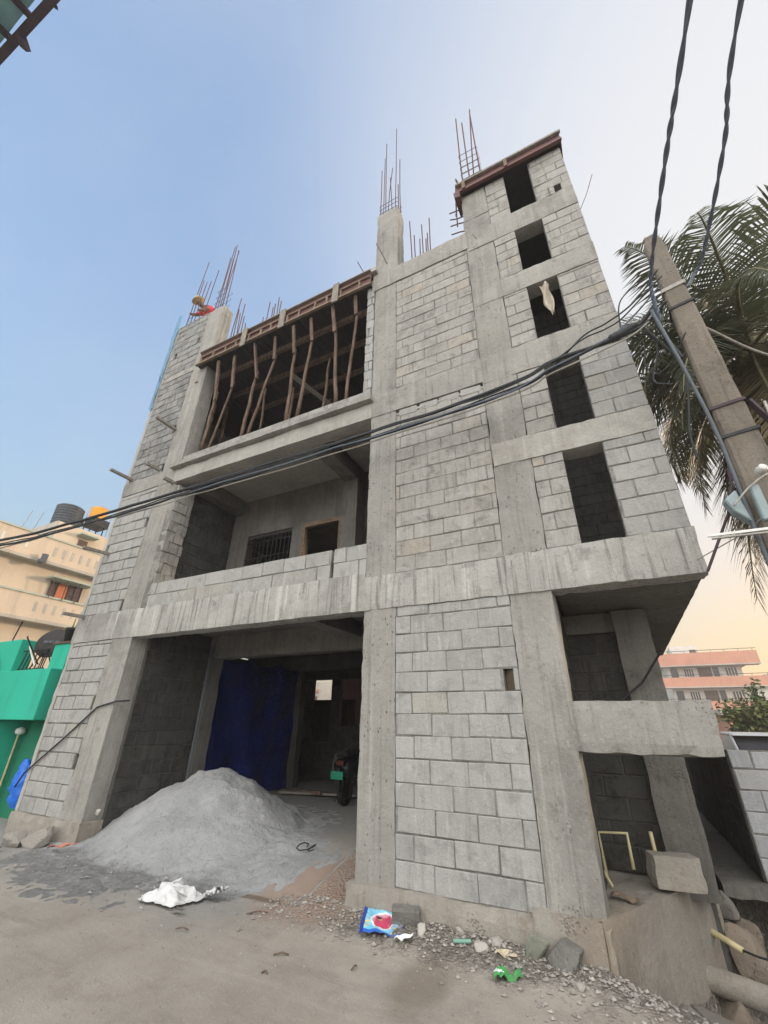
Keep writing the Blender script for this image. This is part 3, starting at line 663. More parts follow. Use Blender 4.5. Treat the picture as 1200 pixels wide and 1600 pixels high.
T = thing('stair_formwork', (2.36, -.13, 10.8), 'red shuttering boards round the topmost stair roof slab', 'formwork')
MB().box(1.36, 3.25, -.10, -.075, 10.82, 11.08).build('edge_board', M['ply_red'], T)
MB().box(3.235, 3.255, -.07, 4.2, 10.86, 11.08).build('edge_board', M['ply_red'], T)
MB().beam((1.34, -.13, 11.07), (3.27, -.13, 11.07), .05, .05).build('top_batten', M['plank_grey'], T)
MB().beam((1.34, -.12, 10.84), (3.26, -.12, 10.84), .04, .05).build('bottom_batten', M['ply_red'], T)
MB().box(1.36, 3.23, -.06, 4.2, 10.955, 10.98).build('deck_board', M['steel_dark'], T)
for x in (2.3, 1.5): MB().box(x-.03, x+.03, -.165, -.142, 10.83, 11.06).build('cleat', M['wood_pale'], T)
MB().tube([(1.42, -.05, 11.1), (1.36, -.12, 11.35), (1.38, -.15, 11.2)], .02, 6).build('tie', M['plank_grey'], T)
MB().box(1.30, 1.40, -.16, .2, 10.62, 10.83, jit=.02).build('scrap_board', M['ply_red'], T)

# ---------------------------------------------------------------- timber props
PG = 'timber props holding up the second floor shuttering'
def prop(base, knee, top, label, r=.04, lap=True):
    r *= .70
    base, knee, top = Vector(base), Vector(knee), Vector(top); top.x = knee.x+(top.x-knee.x)*.4
    t = thing('timber_prop', base, label, 'timber prop', PG)
    pts = []
    for i in range(9):
        u = i/8; p = base.lerp(knee, u) + Vector((.022*noise.noise(base*3+Vector((u*4, 0, 0))), .02*noise.noise(base*5+Vector((0, u*4, 0))), 0)); pts.append(p)
    MB().tube(pts, [r*(1.1-.25*i/8) for i in range(9)], 8).build('pole', M['wood'], t, smooth=True)
    if lap:
        d = (top-knee); MB().beam(knee-d*.35+Vector((0, -.05, 0)), top+Vector((0, -.05, .15)), .07, .035, jit=.005).build('lap_plank', M['wood'], t)
    return t
prop((-4.57, .06, 6.71), (-4.50, .03, 8.3), (-4.80, 0, 9.1), 'forked timber prop nearest the left pillar of the second floor opening', .05)
prop((-4.50, .16, 6.71), (-4.1, .1, 8.5), (-4.25, .05, 9.1), 'right leaning timber prop, second from the left in the second floor opening')
prop((-4.95, .3, 6.6), (-4.75, .25, 8.2), (-4.95, .2, 9.1), 'short thick timber prop tucked against the left jamb of the second floor opening', .055)
prop((-3.47, .06, 6.71), (-3.33, .03, 8.4), (-3.75, 0, 9.1), 'upright timber prop with a long slanting head plank, left of the opening middle', .05)
prop((-3.42, .16, 6.75), (-2.95, .1, 8.75), (-2.95, .05, 9.1), 'timber prop crossing behind its neighbour and leaning right to a forked head', .045)
prop((-2.33, .06, 6.71), (-2.35, .03, 8.6), (-2.52, 0, 9.1), 'nearly straight timber prop at the middle of the second floor opening', .045)
prop((-2.12, .1, 6.75), (-1.93, .06, 8.75), (-2.05, .02, 9.12), 'timber prop leaning right, just right of the middle of the opening', .045)
prop((-1.22, .06, 6.71), (-1.36, .03, 8.7), (-1.50, 0, 9.15), 'thick dark timber prop under a slanting plank, second from the right jamb', .05)
prop((-1.05, .12, 6.75), (-.88, .05, 8.9), (-.90, .02, 9.15), 'slender timber prop beside the right block jamb of the second floor opening', .042)
for i, (x, y, dx, lb) in enumerate([(-3.2, 1.0, .05, 'short timber prop standing behind the forked pair in the shaded room'), (-2.7, 1.7, .1, 'dim timber prop deep behind the straight middle prop'), (-1.75, 1.0, .15, 'shaded timber prop leaning right behind the middle pair'), (-.9, 1.7, -.05, 'dim timber prop deep at the right side of the second floor room'), (-4.0, 2.5, .2, 'dim timber prop deep at the left side of the second floor room'), (-1.6, 3.4, -.1, 'farthest dim timber prop near the rear wall of the second floor room'), (-3.7, .75, -.08, 'thin timber prop standing just behind the left forked prop'), (-2.0, .65, .1, 'thin timber prop close behind the middle pair of props'), (-1.15, .9, .12, 'thin timber prop behind the thick dark one near the right jamb')]):
    prop((x, y, 6.43), (x+dx, y, 8.7), (x+dx, y+.02, 9.03), lb, .04, False)

# ---------------------------------------------------------------- putlogs left in the left wall
PL = 'short timber putlogs poking out of the left wall strip'
for (x, z, L, lb) in [(-6.64, 6.52, .5, 'timber putlog stub sticking out high on the outer edge of the left wall'), (-5.72, 6.55, .3, 'timber putlog stub beside the left column just above the second floor band'), (-5.10, 6.05, .22, 'flat timber stub under the left end of the second floor slab lip'), (-6.60, 4.72, .5, 'timber putlog stub at the outer edge beside the cream house roof'), (-6.68, 3.42, .4, 'timber putlog stub at the outer edge level with the first floor beam'), (-5.57, 7.58, .5, 'long timber putlog stub next to the left column at third storey height')]:
    tag(MB().beam((x, .1, z), (x-.03, -L, z+random.uniform(-.03, .03)), .065, .055, jit=.006).build('putlog', M['plank_grey']), lb, 'timber stub', PL)

# ---------------------------------------------------------------- sand heap
def sand_h(x, y):
    dx, dy = x+3.66, y-.98
    rx = 1.62 if dx < 0 else 1.55; ry = 1.36 if dy < 0 else 1.7
    wob = .16*nz(x, y, .9, 3)+.07*nz(x, y, 2.6, 5)
    r = math.sqrt((dx/rx)**2+(dy/ry)**2) + wob*.6
    h = .74*max(0, 1-r)**1.0
    h = h if r > .22 else h
    cap = .62
    if h > cap: h = cap + (h-cap)*.35
    h += .045*max(0, 1.5-r)
    h *= 1+.10*nz(x, y, 3.5, 1)
    if dy < .4 and r > .9: h += .04*sm(2.0, 1.1, r)*sm(.9, 1.1, r)*sm(.4, -.1, dy)*(.55+.9*nz(x, y, 2.0, 11)+.5*nz(x, y, 9, 4)+.3*nz(x, y, 19, 4))
    if r < 1.4: h += (.034*nz(x, y, 5, 7) + .022*nz(x, y, 12, 9) + .012*nz(x, y, 24, 3) - .05*max(0, nz(x, y, 3.3, 21)-.25))*min(1, max(0, 1.4-r)*2)
    return h
sp = MB(); nx_, ny2 = 190, 170
for i in range(nx_+1):
    for j in range(ny2+1):
        x = -6.3+5.5*i/nx_; y = -1.75+4.8*j/ny2
        sp.v.append((x, y, ground_h(x, y)-.012+sand_h(x, y)))
for i in range(nx_):
    for j in range(ny2): sp.f.append((i*(ny2+1)+j, (i+1)*(ny2+1)+j, (i+1)*(ny2+1)+j+1, i*(ny2+1)+j+1)); sp.c.append((.5, .5, .5))
tag(sp.build('sand_heap', M['sand'], smooth=True), 'tall heap of grey sand dumped in the mouth of the open garage', 'sand heap')

# ---------------------------------------------------------------- inside the garage: tarpaulin, scooter, things seen through the back
def tarp(u, v):
    y = 1.97+2.75*u; z = .25+2.66*v
    return Vector((-5.06+.03*math.sin(u*15+v*3)*(.4+.6*v)+.09*nz(u*4, v*3, 1)-.05*(1-v)+.03*nz(u*12, v*7, 1, 4), y, z-.11*abs(math.sin(u*9))*v+.05*u*v))
tag(MB().grid(tarp, 40, 30).build('tarpaulin', M['blue_sheet'], smooth=True), 'dark blue tarpaulin hung along the left side inside the garage', 'tarpaulin')
tag(MB().grid(lambda u, v: Vector((-6.62+.25*u+.02*math.sin(u*20), 6.86+.03*math.sin(u*25), .3+2.6*v)), 10, 12).build('tarpaulin', M['blue_sheet'], smooth=True), 'narrow strip of blue tarpaulin beside the bright opening at the back of the garage', 'tarpaulin')
bs = MB()
for i in range(40): x = -7.2+.05*i; bs.box(x, x+.048, 7.9+(.02 if i % 2 else 0), 7.93+(.02 if i % 2 else 0), .2, 2.35)
tag(bs.build('sheet_fence', M['brown_sheet']), 'brown corrugated sheet fence seen through the back opening of the garage', 'fence')
tag(MB().box(-6.42, -2.5, 8.6, 8.8, 0, 6.0).build('pink_wall', M['pink_wall']), 'dull pink wall standing behind the garage', 'wall')
tag(MB().box(-5.98, -5.93, 7.78, 7.83, .2, 3.1).build('post', M['cable_pale']), 'thin pale post in front of the brown sheet fence', 'post')
h = thing('far_house', (-21.5, 28, 0), 'small pale house far behind, seen through the back opening of the garage', 'house')
MB().box(-23, -19.5, 28, 33, 0, 4.9).build('wall', M['cream_grey'], h); MB().box(-23.2, -20.8, 27.8, 33, 4.15, 4.35).build('band', M['salmon'], h)
MB().box(-22, -20.9, 27.93, 27.99, 2.7, 3.8).build('window', M['louver'], h)
# low heap and planks on the garage floor
tag(MB().beam((-4.6, 3.9, .33), (-2.9, 4.3, .34), .22, .05, jit=.01).build('plank', M['plank_grey']), 'weathered plank lying across the garage floor', 'plank')
tag(MB().beam((-4.8, 4.2, .32), (-3.6, 4.0, .36), .12, .06, jit=.01).build('plank', M['wood']), 'dark timber lying beside the weathered plank on the garage floor', 'plank')
wi = MB().tube([(-1.7+.12*math.cos(t*.9)*(1-t/20)+t*.02, .75+.10*math.sin(t*.9), .26+.02*math.sin(t)) for t in range(14)], .006, 5)
tag(wi.build('wire_coil', M['steel_dark']), 'tangle of black wire on the dust by the right garage pillar', 'wire')
hz_ = [(-4.86, 1.60, 3.0), (-4.85, 1.58, 2.2), (-4.82, 1.55, 1.4), (-4.84, 1.57, .6), (-4.8, 1.55, .35)]
tag(MB().tube(hz_, .022, 8).build('hose', M['pvc_grey'], smooth=True), 'grey conduit running down the inner column of the garage', 'conduit')

SC = thing('scooter', (-2.570, 3.4, .28), 'dark scooter with a green number plate parked behind the right garage pillar', 'scooter')
def wheel(x, y, z, R):
    t = MB(); prof = []
    for i in range(28):
        a = 2*math.pi*i/28; prof.append((x, y+R*math.cos(a), z+R*math.sin(a)))
    t.tube(prof+[prof[0]], .055, 8, cap=False); o = t.build('wheel', M['rubber'], SC, smooth=True)
    r2 = MB(); r2.tube([(x-.03, y, z), (x+.03, y, z)], R*.72, 20); r2.build('rim', M['steel_dark'], o)
gz = .28
wheel(-2.690, 3.42, gz+.24, .19); wheel(-2.690, 4.68, gz+.24, .19)
bd = MB()
def hull(u, v):
    y = 3.28+.75*u; wd = (.15+.09*math.sin(u*math.pi*.8+.5)); a = math.pi*2*v
    return Vector((-2.690+wd*math.cos(a), y-.06*math.sin(a), gz+.62+.12*u*0+.20*math.sin(a)*(.75+.4*u*(1-u)*2)))
bd.grid(hull, 12, 20); bd.box(-2.830, -2.550, 3.3, 3.36, gz+.45, gz+.75)
bd.build('body', M['bike_black'], SC, smooth=True)
MB().grid(lambda u, v: Vector((-2.875-.05*math.sin(v*3.1), 3.3+.5*u, gz+.42+.42*v+.1*u)), 6, 6).build('side_panel', M['bike_white'], SC, smooth=True)
st = MB().rbox(-2.820, -2.560, 3.25, 4.0, gz+.80, gz+.90, .08, .01, .03); st.build('seat', M['rubber'], SC, smooth=True)
MB().box(-2.770, -2.610, 3.18, 3.26, gz+.66, gz+.74).build('tail_light', plain('tail_light_red', (.07, .01, .01), None, 4, .3, bump=0), SC)
mg = MB(); mg.box(-2.730, -2.650, 3.14, 3.24, gz+.25, gz+.62); mg.build('mudguard', M['bike_black'], SC)
MB().box(-2.830, -2.570, 3.115, 3.135, gz+.44, gz+.57).build('number_plate', M['plate_green'], SC)
fr = MB(); fr.box(-2.850, -2.530, 4.0, 4.4, gz+.28, gz+.36)
fr.grid(lambda u, v: Vector((-2.690+.2*math.cos(math.pi*u)*(1-.2*v), 4.42-.06*math.sin(math.pi*u)+.1*(1-v)*0-.1*v, gz+.3+.7*v)), 8, 8)
fr.build('leg_shield', M['bike_black'], SC)
MB().tube([(-2.690, 4.68, gz+.24), (-2.690, 4.45, gz+.8), (-2.690, 4.36, gz+1.02)], .03, 8).build('fork', M['steel_dark'], SC)
MB().tube([(-3.050, 4.22, gz+1.06), (-2.870, 4.32, gz+1.07), (-2.690, 4.36, gz+1.02), (-2.510, 4.32, gz+1.07), (-2.330, 4.22, gz+1.06)], .016, 8).build('handlebar', M['steel_dark'], SC)
MB().box(-2.810, -2.570, 4.33, 4.45, gz+.96, gz+1.14).build('headset', M['bike_black'], SC)
for s in (-1, 1):
    mm = MB().tube([(-2.690+s*.25, 4.3, gz+1.07), (-2.690+s*.31, 4.28, gz+1.25)], .008, 6); mm.tube([(-2.690+s*.32, 4.28, gz+1.30), (-2.690+s*.32, 4.31, gz+1.30)], .06, 14)
    mm.build('mirror', M['bike_black'], SC)
MB().tube([(-2.770, 3.75, gz+.3), (-3.050, 3.62, gz+.02)], .014, 6).build('side_stand', M['steel_dark'], SC)

# ---------------------------------------------------------------- worker on the wall
def skin_obj(name, joints, edges, mat, parent, sub=2):
    me = bpy.data.meshes.new(name); me.from_pydata([j[0] for j in joints], edges, []); me.update(); me.materials.append(mat)
    o = bpy.data.objects.new(name, me); COL.objects.link(o); o.parent = parent
    o.modifiers.new('skin', 'SKIN')
    for i, j in enumerate(joints):
        sv_ = me.skin_vertices[0].data[i]; sv_.radius = (j[1], j[1]*(j[2] if len(j) > 2 else 1)); sv_.use_root = (i == 0)
    ss = o.modifiers.new('sub', 'SUBSURF'); ss.levels = sub; ss.render_levels = sub
    return o
PW = thing('worker', (-6.42, .72, 11.32), 'worker in a red shirt and straw hat bending over the top of the left wall', 'person')
J = [((0, 0, .92), .13, .8), ((-.03, -.10, 1.14), .14, .75), ((-.08, -.28, 1.33), .15, .7), ((-.13, -.42, 1.40), .06), ((-.19, -.50, 1.46), .085, 1.1), ((-.22, -.53, 1.54), .075, 1.1),
     ((.10, 0, .86), .10), ((.12, -.06, .48), .07), ((.12, .04, .06), .05), ((.12, -.14, .04), .04),
     ((-.10, 0, .86), .10), ((-.13, -.05, .48), .07), ((-.13, .06, .06), .05), ((-.13, -.12, .04), .04),
     ((.10, -.30, 1.34), .07), ((.15, -.42, 1.12), .05), ((.08, -.56, .96), .04), ((.05, -.62, .90), .045),
     ((-.26, -.30, 1.32), .07), ((-.30, -.44, 1.10), .05), ((-.26, -.58, .95), .04), ((-.25, -.64, .89), .045)]
E_ = [(0, 1), (1, 2), (2, 3), (3, 4), (4, 5), (0, 6), (6, 7), (7, 8), (8, 9), (0, 10), (10, 11), (11, 12), (12, 13), (2, 14), (14, 15), (15, 16), (16, 17), (2, 18), (18, 19), (19, 20), (20, 21)]
body = skin_obj('person', J, E_, M['skin'], PW)
sh = [J[0], J[1], J[2], J[14], J[15], J[18], J[19]]; sh = [(p[0], p[1]*1.12, *(p[2:])) for p in sh]
skin_obj('shirt', sh, [(0, 1), (1, 2), (2, 3), (3, 4), (2, 5), (5, 6)], M['shirt'], PW)
tr_ = [J[0], J[6], J[7], J[8], J[10], J[11], J[12]]; tr_ = [(p[0], p[1]*1.12, *(p[2:])) for p in tr_]
skin_obj('trousers', tr_, [(0, 1), (1, 2), (2, 3), (0, 4), (4, 5), (5, 6)], M['trousers'], PW)
ht = MB().lathe(0, 0, [(.185, -.005), (.19, .0), (.10, .03), (.095, .09), (.07, .125), (.01, .135)], 20)
ho = ht.build('hat', M['hat'], PW, smooth=True); ho.location = (-.23, -.54, 1.57); ho.rotation_euler = (rad(28), rad(-14), 0)
pf = thing('scaffold_platform', (-6.35, .8, 11.2), 'plank platform behind the top of the left wall', 'scaffold')
for i in range(4): MB().box(-7.0, -5.65, .45+.21*i, .65+.21*i, 11.27, 11.31, jit=.005).build('plank', M['plank_grey'], pf)
for x in (-6.9, -5.75): MB().tube([(x, 1.35, 6.42), (x, 1.3, 12.0)], .05, 8).build('pole', M['wood'], pf); MB().tube([(x, .3, 11.22), (x, 1.45, 11.22)], .045, 8).build('ledger', M['wood'], pf)
# blue net hanging down the outer edge of the wall
def net(u, v):
    z = 8.6+3.5*u; return Vector((-6.80-.14*v*(.45+.55*u)+.03*nz(u*9, v*3, 2), -.03-.02*v+.03*nz(u*7, v*5, 2), z))
tag(MB().grid(net, 34, 8).build('safety_net', M['net_blue'], smooth=True), 'faded blue safety net hanging along the outer left edge of the building top', 'net')

# ---------------------------------------------------------------- cloth in stair window, cable across the left wall
def hang(u, v):
    return Vector((2.38+.15*u*(1-.5*v)+.05*v+.02*math.sin(v*7+u*3), .02+.04*math.sin(u*9+v*4), 7.60-.62*v-.06*abs(math.sin(u*5))*v))
tag(MB().grid(hang, 10, 16).build('hanging_cloth', M['cloth_cream'], smooth=True), 'pale cloth hanging in the third stair window from the top', 'cloth')
tag(MB().tube([(-4.85, .12, 1.93), (-4.98, -.03, 1.91), (-5.42, -.03, 1.83), (-6.0, -.03, 1.42), (-6.9, -.03, .83), (-7.3, .1, .6)], .013, 8).build('cable', M['cable'], smooth=True), 'black cable running slantwise across the lower left wall strip', 'cable')
tag(MB().tube([(2.2, 1.20, 1.87), (2.52, 1.18, 2.10), (2.78, 1.0, 2.42)], .012, 6).build('thin_cable', M['cable']), 'thin dark cable slung across the stair niche above the stub beam', 'cable')

# ---------------------------------------------------------------- things in and around the stair niche
pf2 = MB().tube([(1.82, .9, .33), (1.80, .98, .70), (2.06, 1.0, .71), (2.06, .95, .44)], .016, 8)
tag(pf2.build('pipe_loop', M['pvc_cream'], smooth=True), 'bent cream plastic pipe loop standing on the stair platform', 'pipe')
tag(MB().tube([(1.86, .8, .32), (1.70, 1.0, .55)], .014, 8).build('pipe_offcut', M['pvc_cream']), 'short cream pipe leaning against the niche corner by the column', 'pipe')
tag(MB().tube([(2.28, 1.15, .32), (2.27, 1.15, .72)], .018, 8).build('pipe_offcut', M['pvc_cream']), 'cream pipe stub standing behind the loose block', 'pipe')
def rock(name, loc, size, seed, tone, label, cat, group=None, boxy=.5, rot=0, mat='stone'):
    b = bmesh.new(); bmesh.ops.create_cube(b, size=1); bmesh.ops.subdivide_edges(b, edges=list(b.edges), cuts=8, use_grid_fill=True)
    rq = random.Random(seed*7+1); cuts = []
    for _ in range(int(16*(1.15-boxy)) if boxy < .9 else 0):
        d_ = Vector((rq.gauss(0, 1), rq.gauss(0, 1), rq.gauss(0, 1))).normalized(); cuts.append((d_, rq.uniform(.36, .50)))
    for v in b.verts:
        n = v.co.normalized()*.62; p = v.co.lerp(n, 1-boxy) if boxy < 1 else v.co.copy()
        p += noise.noise_vector(p*2.2+Vector((seed, 0, 0)))*.14*(1.25-boxy) + noise.noise_vector(p*6+Vector((0, seed, 0)))*.05*(1.3-boxy)
        for d_, k_ in cuts:
            t_ = p.dot(d_)-k_
            if t_ > 0: p -= d_*t_*.95
        p += noise.noise_vector(p*14+Vector((seed, seed, 0)))*.012
        v.co = Vector((p.x*size[0], p.y*size[1], p.z*size[2]))
    me = bpy.data.meshes.new(name); b.to_mesh(me); b.free()
    ca = me.color_attributes.new('Col', 'FLOAT_COLOR', 'CORNER')
    for d in ca.data: d.color = (tone, tone, tone, 1)
    me.materials.append(M[mat])
    o = bpy.data.objects.new(name, me); COL.objects.link(o); o.location = loc; o.rotation_euler = (random.uniform(-.1, .1), random.uniform(-.1, .1), rot) if not isinstance(rot, tuple) else rot
    if label: tag(o, label, cat, group)
    return o
rock('loose_block', (2.40, 1.05, .45), (.40, .20, .25), 3, .6, 'loose concrete block standing on the edge of the stair platform', 'block', boxy=.96, rot=(0, .03, .35), mat='plaster')
tag(MB().grid(lambda u, v: Vector((1.85+.22*u, .45+.12*v, .335+.02*math.sin(u*6)+.015*nz(u*3, v*3, 2))), 8, 5).build('brown_scrap', M['wood_pale']), 'brown scrap of packing lying on the dusty stair platform', 'scrap')

# drain side: culvert slab, pipes, neighbour block wall, boulders
cs = thing('culvert_slab', (3.9, 5, 0), 'rough concrete slab bridging the drain beside the building', 'slab')
MB().rbox(2.86, 6.2, 2.32, 12, .02, .14, .14, .02, .04, 5).build('slab', M['conc_dark'], cs)
rw = thing('boundary_wall', (3.9, 2.5, .14), 'low grey block wall standing on the culvert slab at the right', 'wall')
wall(3.30, 6.2, .16, 1.42, pos=2.5, seed=101, mat='block_grey', th=.2, parent=rw, holes=[(3.62, 3.78, .8, 1.0)], gap=.014)
wall(2.52, 9.5, .16, 1.38, axis='x', pos=3.28, sg=-1, seed=102, mat='block_dark', parent=rw)
dw = thing('drain_wall', (4.4, 1.0, -1.5), 'dark rubble lined far bank of the open drain', 'wall')
MB().rbox(5.3, 5.7, -1.2, 8, -1.8, .1, .2, .06, .05, 8).build('bank', M['earth'], dw)
tag(MB().tube([(2.20, 1.30, -.34), (2.52, 1.30, -.345), (2.98, 1.15, -.37)], .095, 20).build('concrete_pipe', M['plaster'], smooth=True), 'thick grey concrete pipe poking out over the drain', 'pipe')
yp = thing('yellow_pipe', (2.58, 1.6, -.1), 'yellowed plastic pipe with a black wire sticking out of the platform flank', 'pipe')
MB().tube([(2.50, 1.55, -.05), (2.60, 1.52, -.07), (2.70, 1.42, -.09), (2.80, 1.36, -.125)], .026, 10).build('pipe', M['pvc_cream'], yp, smooth=True)
MB().tube([(2.79, 1.36, -.12), (2.9, 1.30, -.13), (3.05, 1.22, -.12), (3.3, 1.15, -.10)], .010, 6).build('wire', M['cable'], yp, smooth=True)
tag(MB().tube([(2.72, .95, -.50), (2.92, .9, -.53), (3.2, .85, -.58)], .02, 8).build('yellow_conduit', M['pvc_cream'], smooth=True), 'thin yellowed conduit below the concrete pipe in the drain', 'pipe')
BG = 'boulders lining the drain bank'
for i, (x, y, z, sx, sy, sz_, lb) in enumerate([(2.45, .75, -.55, .5, .5, .5, 'broad brown boulder below the platform flank'), (2.62, 1.2, -.62, .35, .4, .5, 'cracked boulder under the thick concrete pipe'), (2.85, 1.75, -.30, .3, .4, .55, 'tall brown stone beside the yellow pipe end'), (2.82, 2.1, -.02, .25, .3, .3, 'small grey stone wedged at the platform rear corner'), (2.95, 2.2, -.28, .25, .35, .4, 'dark boulder under the culvert slab edge'), (2.55, .35, -.42, .45, .35, .3, 'flat stone at the lip of the road by the drain'), (2.25, .28, -.30, .3, .3, .25, 'brown stone at the platform foot'), (2.9, .55, -.75, .4, .5, .5, 'wet dark boulder deep in the drain')]):
    rock('boulder', (x, y, z), (sx*.8, sy*.8, sz_*.8), i*3+1, .03, lb, 'boulder', BG, .35, i, mat='earth' if i % 3 else 'stone')

# ---------------------------------------------------------------- stones and litter on the verge
VG = 'stones lying along the wall foot'
rock('stone', (1.52, -.13, .085), (.27, .20, .20), 11, .55, 'big rounded concrete lump by the right column foot', 'stone', VG, .7, (.1, .1, .9), 'conc_dark')
rock('stone', (.18, -.14, .09), (.25, .10, .17), 12, .45, 'flat broken block piece leaning by the blue packet', 'stone', VG, .9, (.3, 0, .3), 'conc_dark')
rock('stone', (.36, -.22, .06), (.10, .08, .10), 13, .9, 'pale jagged stone right of the broken block piece', 'stone', VG, .4, 1)
rock('stone', (.88, -.24, .05), (.11, .10, .09), 14, .8, 'pale brown stone beside the green tube', 'stone', VG, .5, 2)
rock('stone', (.66, -.1, .07), (.08, .08, .07), 15, .6, 'grey stone midway along the wall foot', 'stone', VG, .4, 1)
rock('stone', (.98, -.12, .06), (.09, .07, .08), 16, .55, 'dull grey stone near the bagged bundle', 'stone', VG, .4, .4)
rock('stone', (1.62, -.42, .03), (.07, .06, .06), 17, .5, 'brown stone alone on the gravel near the drain', 'stone', VG, .4, .4)
rock('stone', (-5.95, -.32, .06), (.34, .22, .22), 18, .3, 'dark stone at the left wall foot', 'stone', VG, .5, .3)
rock('stone', (-5.55, -.24, .10), (.40, .20, .22), 19, .4, 'long slanted stone below the left plinth', 'stone', VG, .6, (.2, -.3, .2))
rock('stone', (-6.6, -.45, .05), (.3, .3, .2), 20, .45, 'tan rubble lump at the outer left corner', 'stone', VG, .4, .7, 'plaster')
rock('stone', (-4.95, .15, .42), (.07, .06, .07), 21, .95, 'small white stone on the sand at the garage wall', 'stone', VG, .5, .7)
rng = random.Random(5)
gv = MB()
def pebble(x, y, z, s, tone, mb=gv):
    vs = []; 
    for (a, b, c_) in ((1, 0, 0), (-1, 0, 0), (0, 1, 0), (0, -1, 0), (0, 0, .7), (0, 0, -.7)):
        vs.append((x+s*a*rng.uniform(.6, 1.2)+s*.3*rng.uniform(-1, 1), y+s*b*rng.uniform(.6, 1.2)+s*.3*rng.uniform(-1, 1), z+s*c_*rng.uniform(.5, 1.1)))
    mb.add(vs, [(0, 2, 4), (2, 1, 4), (1, 3, 4), (3, 0, 4), (2, 0, 5), (1, 2, 5), (3, 1, 5), (0, 3, 5)], (tone, tone, tone))
for i in range(4700):
    u = rng.random()
    if i > 3600: x = rng.uniform(-5.5, 2.6); y = rng.uniform(-3.0, -.3)
    elif u < .62: x = rng.uniform(-1.3, 2.2); y = -.02-abs(rng.gauss(0, .26)); 
    elif u < .80: x = rng.uniform(1.3, 3.1); y = rng.uniform(-.9, .2)
    elif u < .92: x = rng.uniform(-6.8, -1); y = rng.gauss(-.55, .3)
    else: x = rng.uniform(-3.5, 2.5); y = rng.uniform(-2.3, -.4)
    if y > -.08 and -.5 < x < 1.85: continue
    s = rng.choice((.005, .006, .008, .008, .011, .014, .022)) if u < .9 and i <= 3600 else rng.choice((.003, .004, .004, .006, .009))
    t = rng.betavariate(2, 3); t = 1.0 if rng.random() < .06 else t
    pebble(x, y, ground_h(x, y)+(sand_h(x, y) if x < -1 else 0)+s*.3, s, t)
tag(gv.build('gravel', M['stone']), 'loose gravel and rubble chips scattered along the wall foot and road edge', 'gravel', kind='stuff')

def sack(u, v):
    x = -2.2+.62*(u-.5); y = -.64+.40*(v-.5)
    X = x*.8+(-2.2)*.2 + .10*(v-.5); e = min(u, 1-u, v, 1-v)
    X += .08*nz(u*5, v*5, 1, 3); y += .08*nz(u*5, v*5, 1, 8)
    f1 = 1-abs(nz(u*2.6+v, v*2.2, 1, 5))*2.2; f2 = 1-abs(nz(u*5.5, v*6+u*2, 1, 2))*2.4; f3 = 1-abs(nz(u*11+v*3, v*10, 1, 9))*2.2
    hgt = .01+.68*sm(0, .3, e)*(.075*max(0, f1)+.03*max(0, f2)+.012*f3+.05*(1+nz(u*1.6, v*1.5, 1, 4)))
    X += .03*nz(u*7, v*7, 1, 13); y += .03*nz(u*7, v*7, 1, 18)
    return Vector((X, y, .02+max(.004, hgt)))
so = MB().grid(sack, 70, 56); so.grid(lambda u, v: Vector((-1.95+.2*u+.03*math.sin(v*9), -.50+.16*v*(.4+.6*u)+.03*nz(u*5, v*5, 1), .03+.08*abs(nz(u*6, v*6, 1, 4))+.06*u)), 14, 12)
tag(so.build('white_sack', M['cloth_white'], smooth=True), 'crumpled white sack lying on the road before the sand heap', 'sack')
def pk(u, v):
    a = Vector((-.10, -.50)); ex = Vector((.34, .16)); ey = Vector((-.15, .38)); p = a+ex*u+ey*v
    return Vector((p.x, p.y, .05+.06*v+.02*math.sin(u*5+v*3)+.015*nz(u*6, v*6, 1)))
def pc(u, v):
    if u < .09: return (.02, .05, .28)
    if v < .10: return (.03, .12, .5)
    if u > .88: return (.02, .04, .2) if v < .6 else (.5, .6, .68)
    du, dv = (u-.47)/.27, (v-.52)/.36
    r = du*du+dv*dv
    if r < 1:
        if r > .74: return (.75, .72, .75)
        if (u-.40)**2+(v-.66)**2 < .004: return (.04, .02, .02)
        if (u-.42)**2+(v-.6)**2 < .0035: return (.4, .2, .13)
        if u > .3 and v < .72: return (.50, .05, .12)
        return (.62, .25, .33)
    if u > .72 and .15 < v < .45: return (.55, .33, .08) if int(v*30) % 2 else (.08, .35, .6)
    if u < .2 and .1 < v < .5 and int(v*36) % 3 == 0: return (.6, .5, .1)
    t = .5+.5*noise.noise(Vector((u*6, v*6, 0))); return (.06+.25*t, .38+.25*t, .62+.12*t)
tag(MB().grid(pk, 46, 46, pc).build('printed_packet', M['print'], smooth=True), 'shiny light blue printed packet with a pink arched picture', 'packet')
def wr(u, v):
    return Vector((1.07+.17*u-.04*v, -.60+.12*u+.14*v, .02+.04*abs(nz(u*4, v*4, 1))+.015*math.sin(u*7)))
tag(MB().grid(wr, 16, 16, lambda u, v: (.62, .70, .66) if (u+v*.6) < .65 and v > .35 else (.07, .30, .09)).build('green_wrapper', M['print'], smooth=True), 'crumpled green and white wrapper on the road', 'wrapper')
tag(MB().tube([(.66, -.27, .065), (.79, -.22, .07)], .014, 10, (.16, .30, .24)).build('green_tube', M['print']), 'short pale green tube lying in the gravel', 'tube')
rock('plastic_bundle', (1.30, -.17, .10), (.13, .12, .26), 31, .75, 'greenish grey wrapped bundle leaning on the big concrete lump', 'bag', None, .45, (.75, .35, .5), 'bundle')
tag(MB().grid(lambda u, v: Vector((.20+.13*u, -.45+.05*u+.08*v, .05+.03*nz(u*3, v*3, 1)+.02*u)), 6, 5, lambda u, v: (.7, .7, .68)).build('paper_scrap', M['print']), 'white paper scrap just below the blue packet', 'paper')
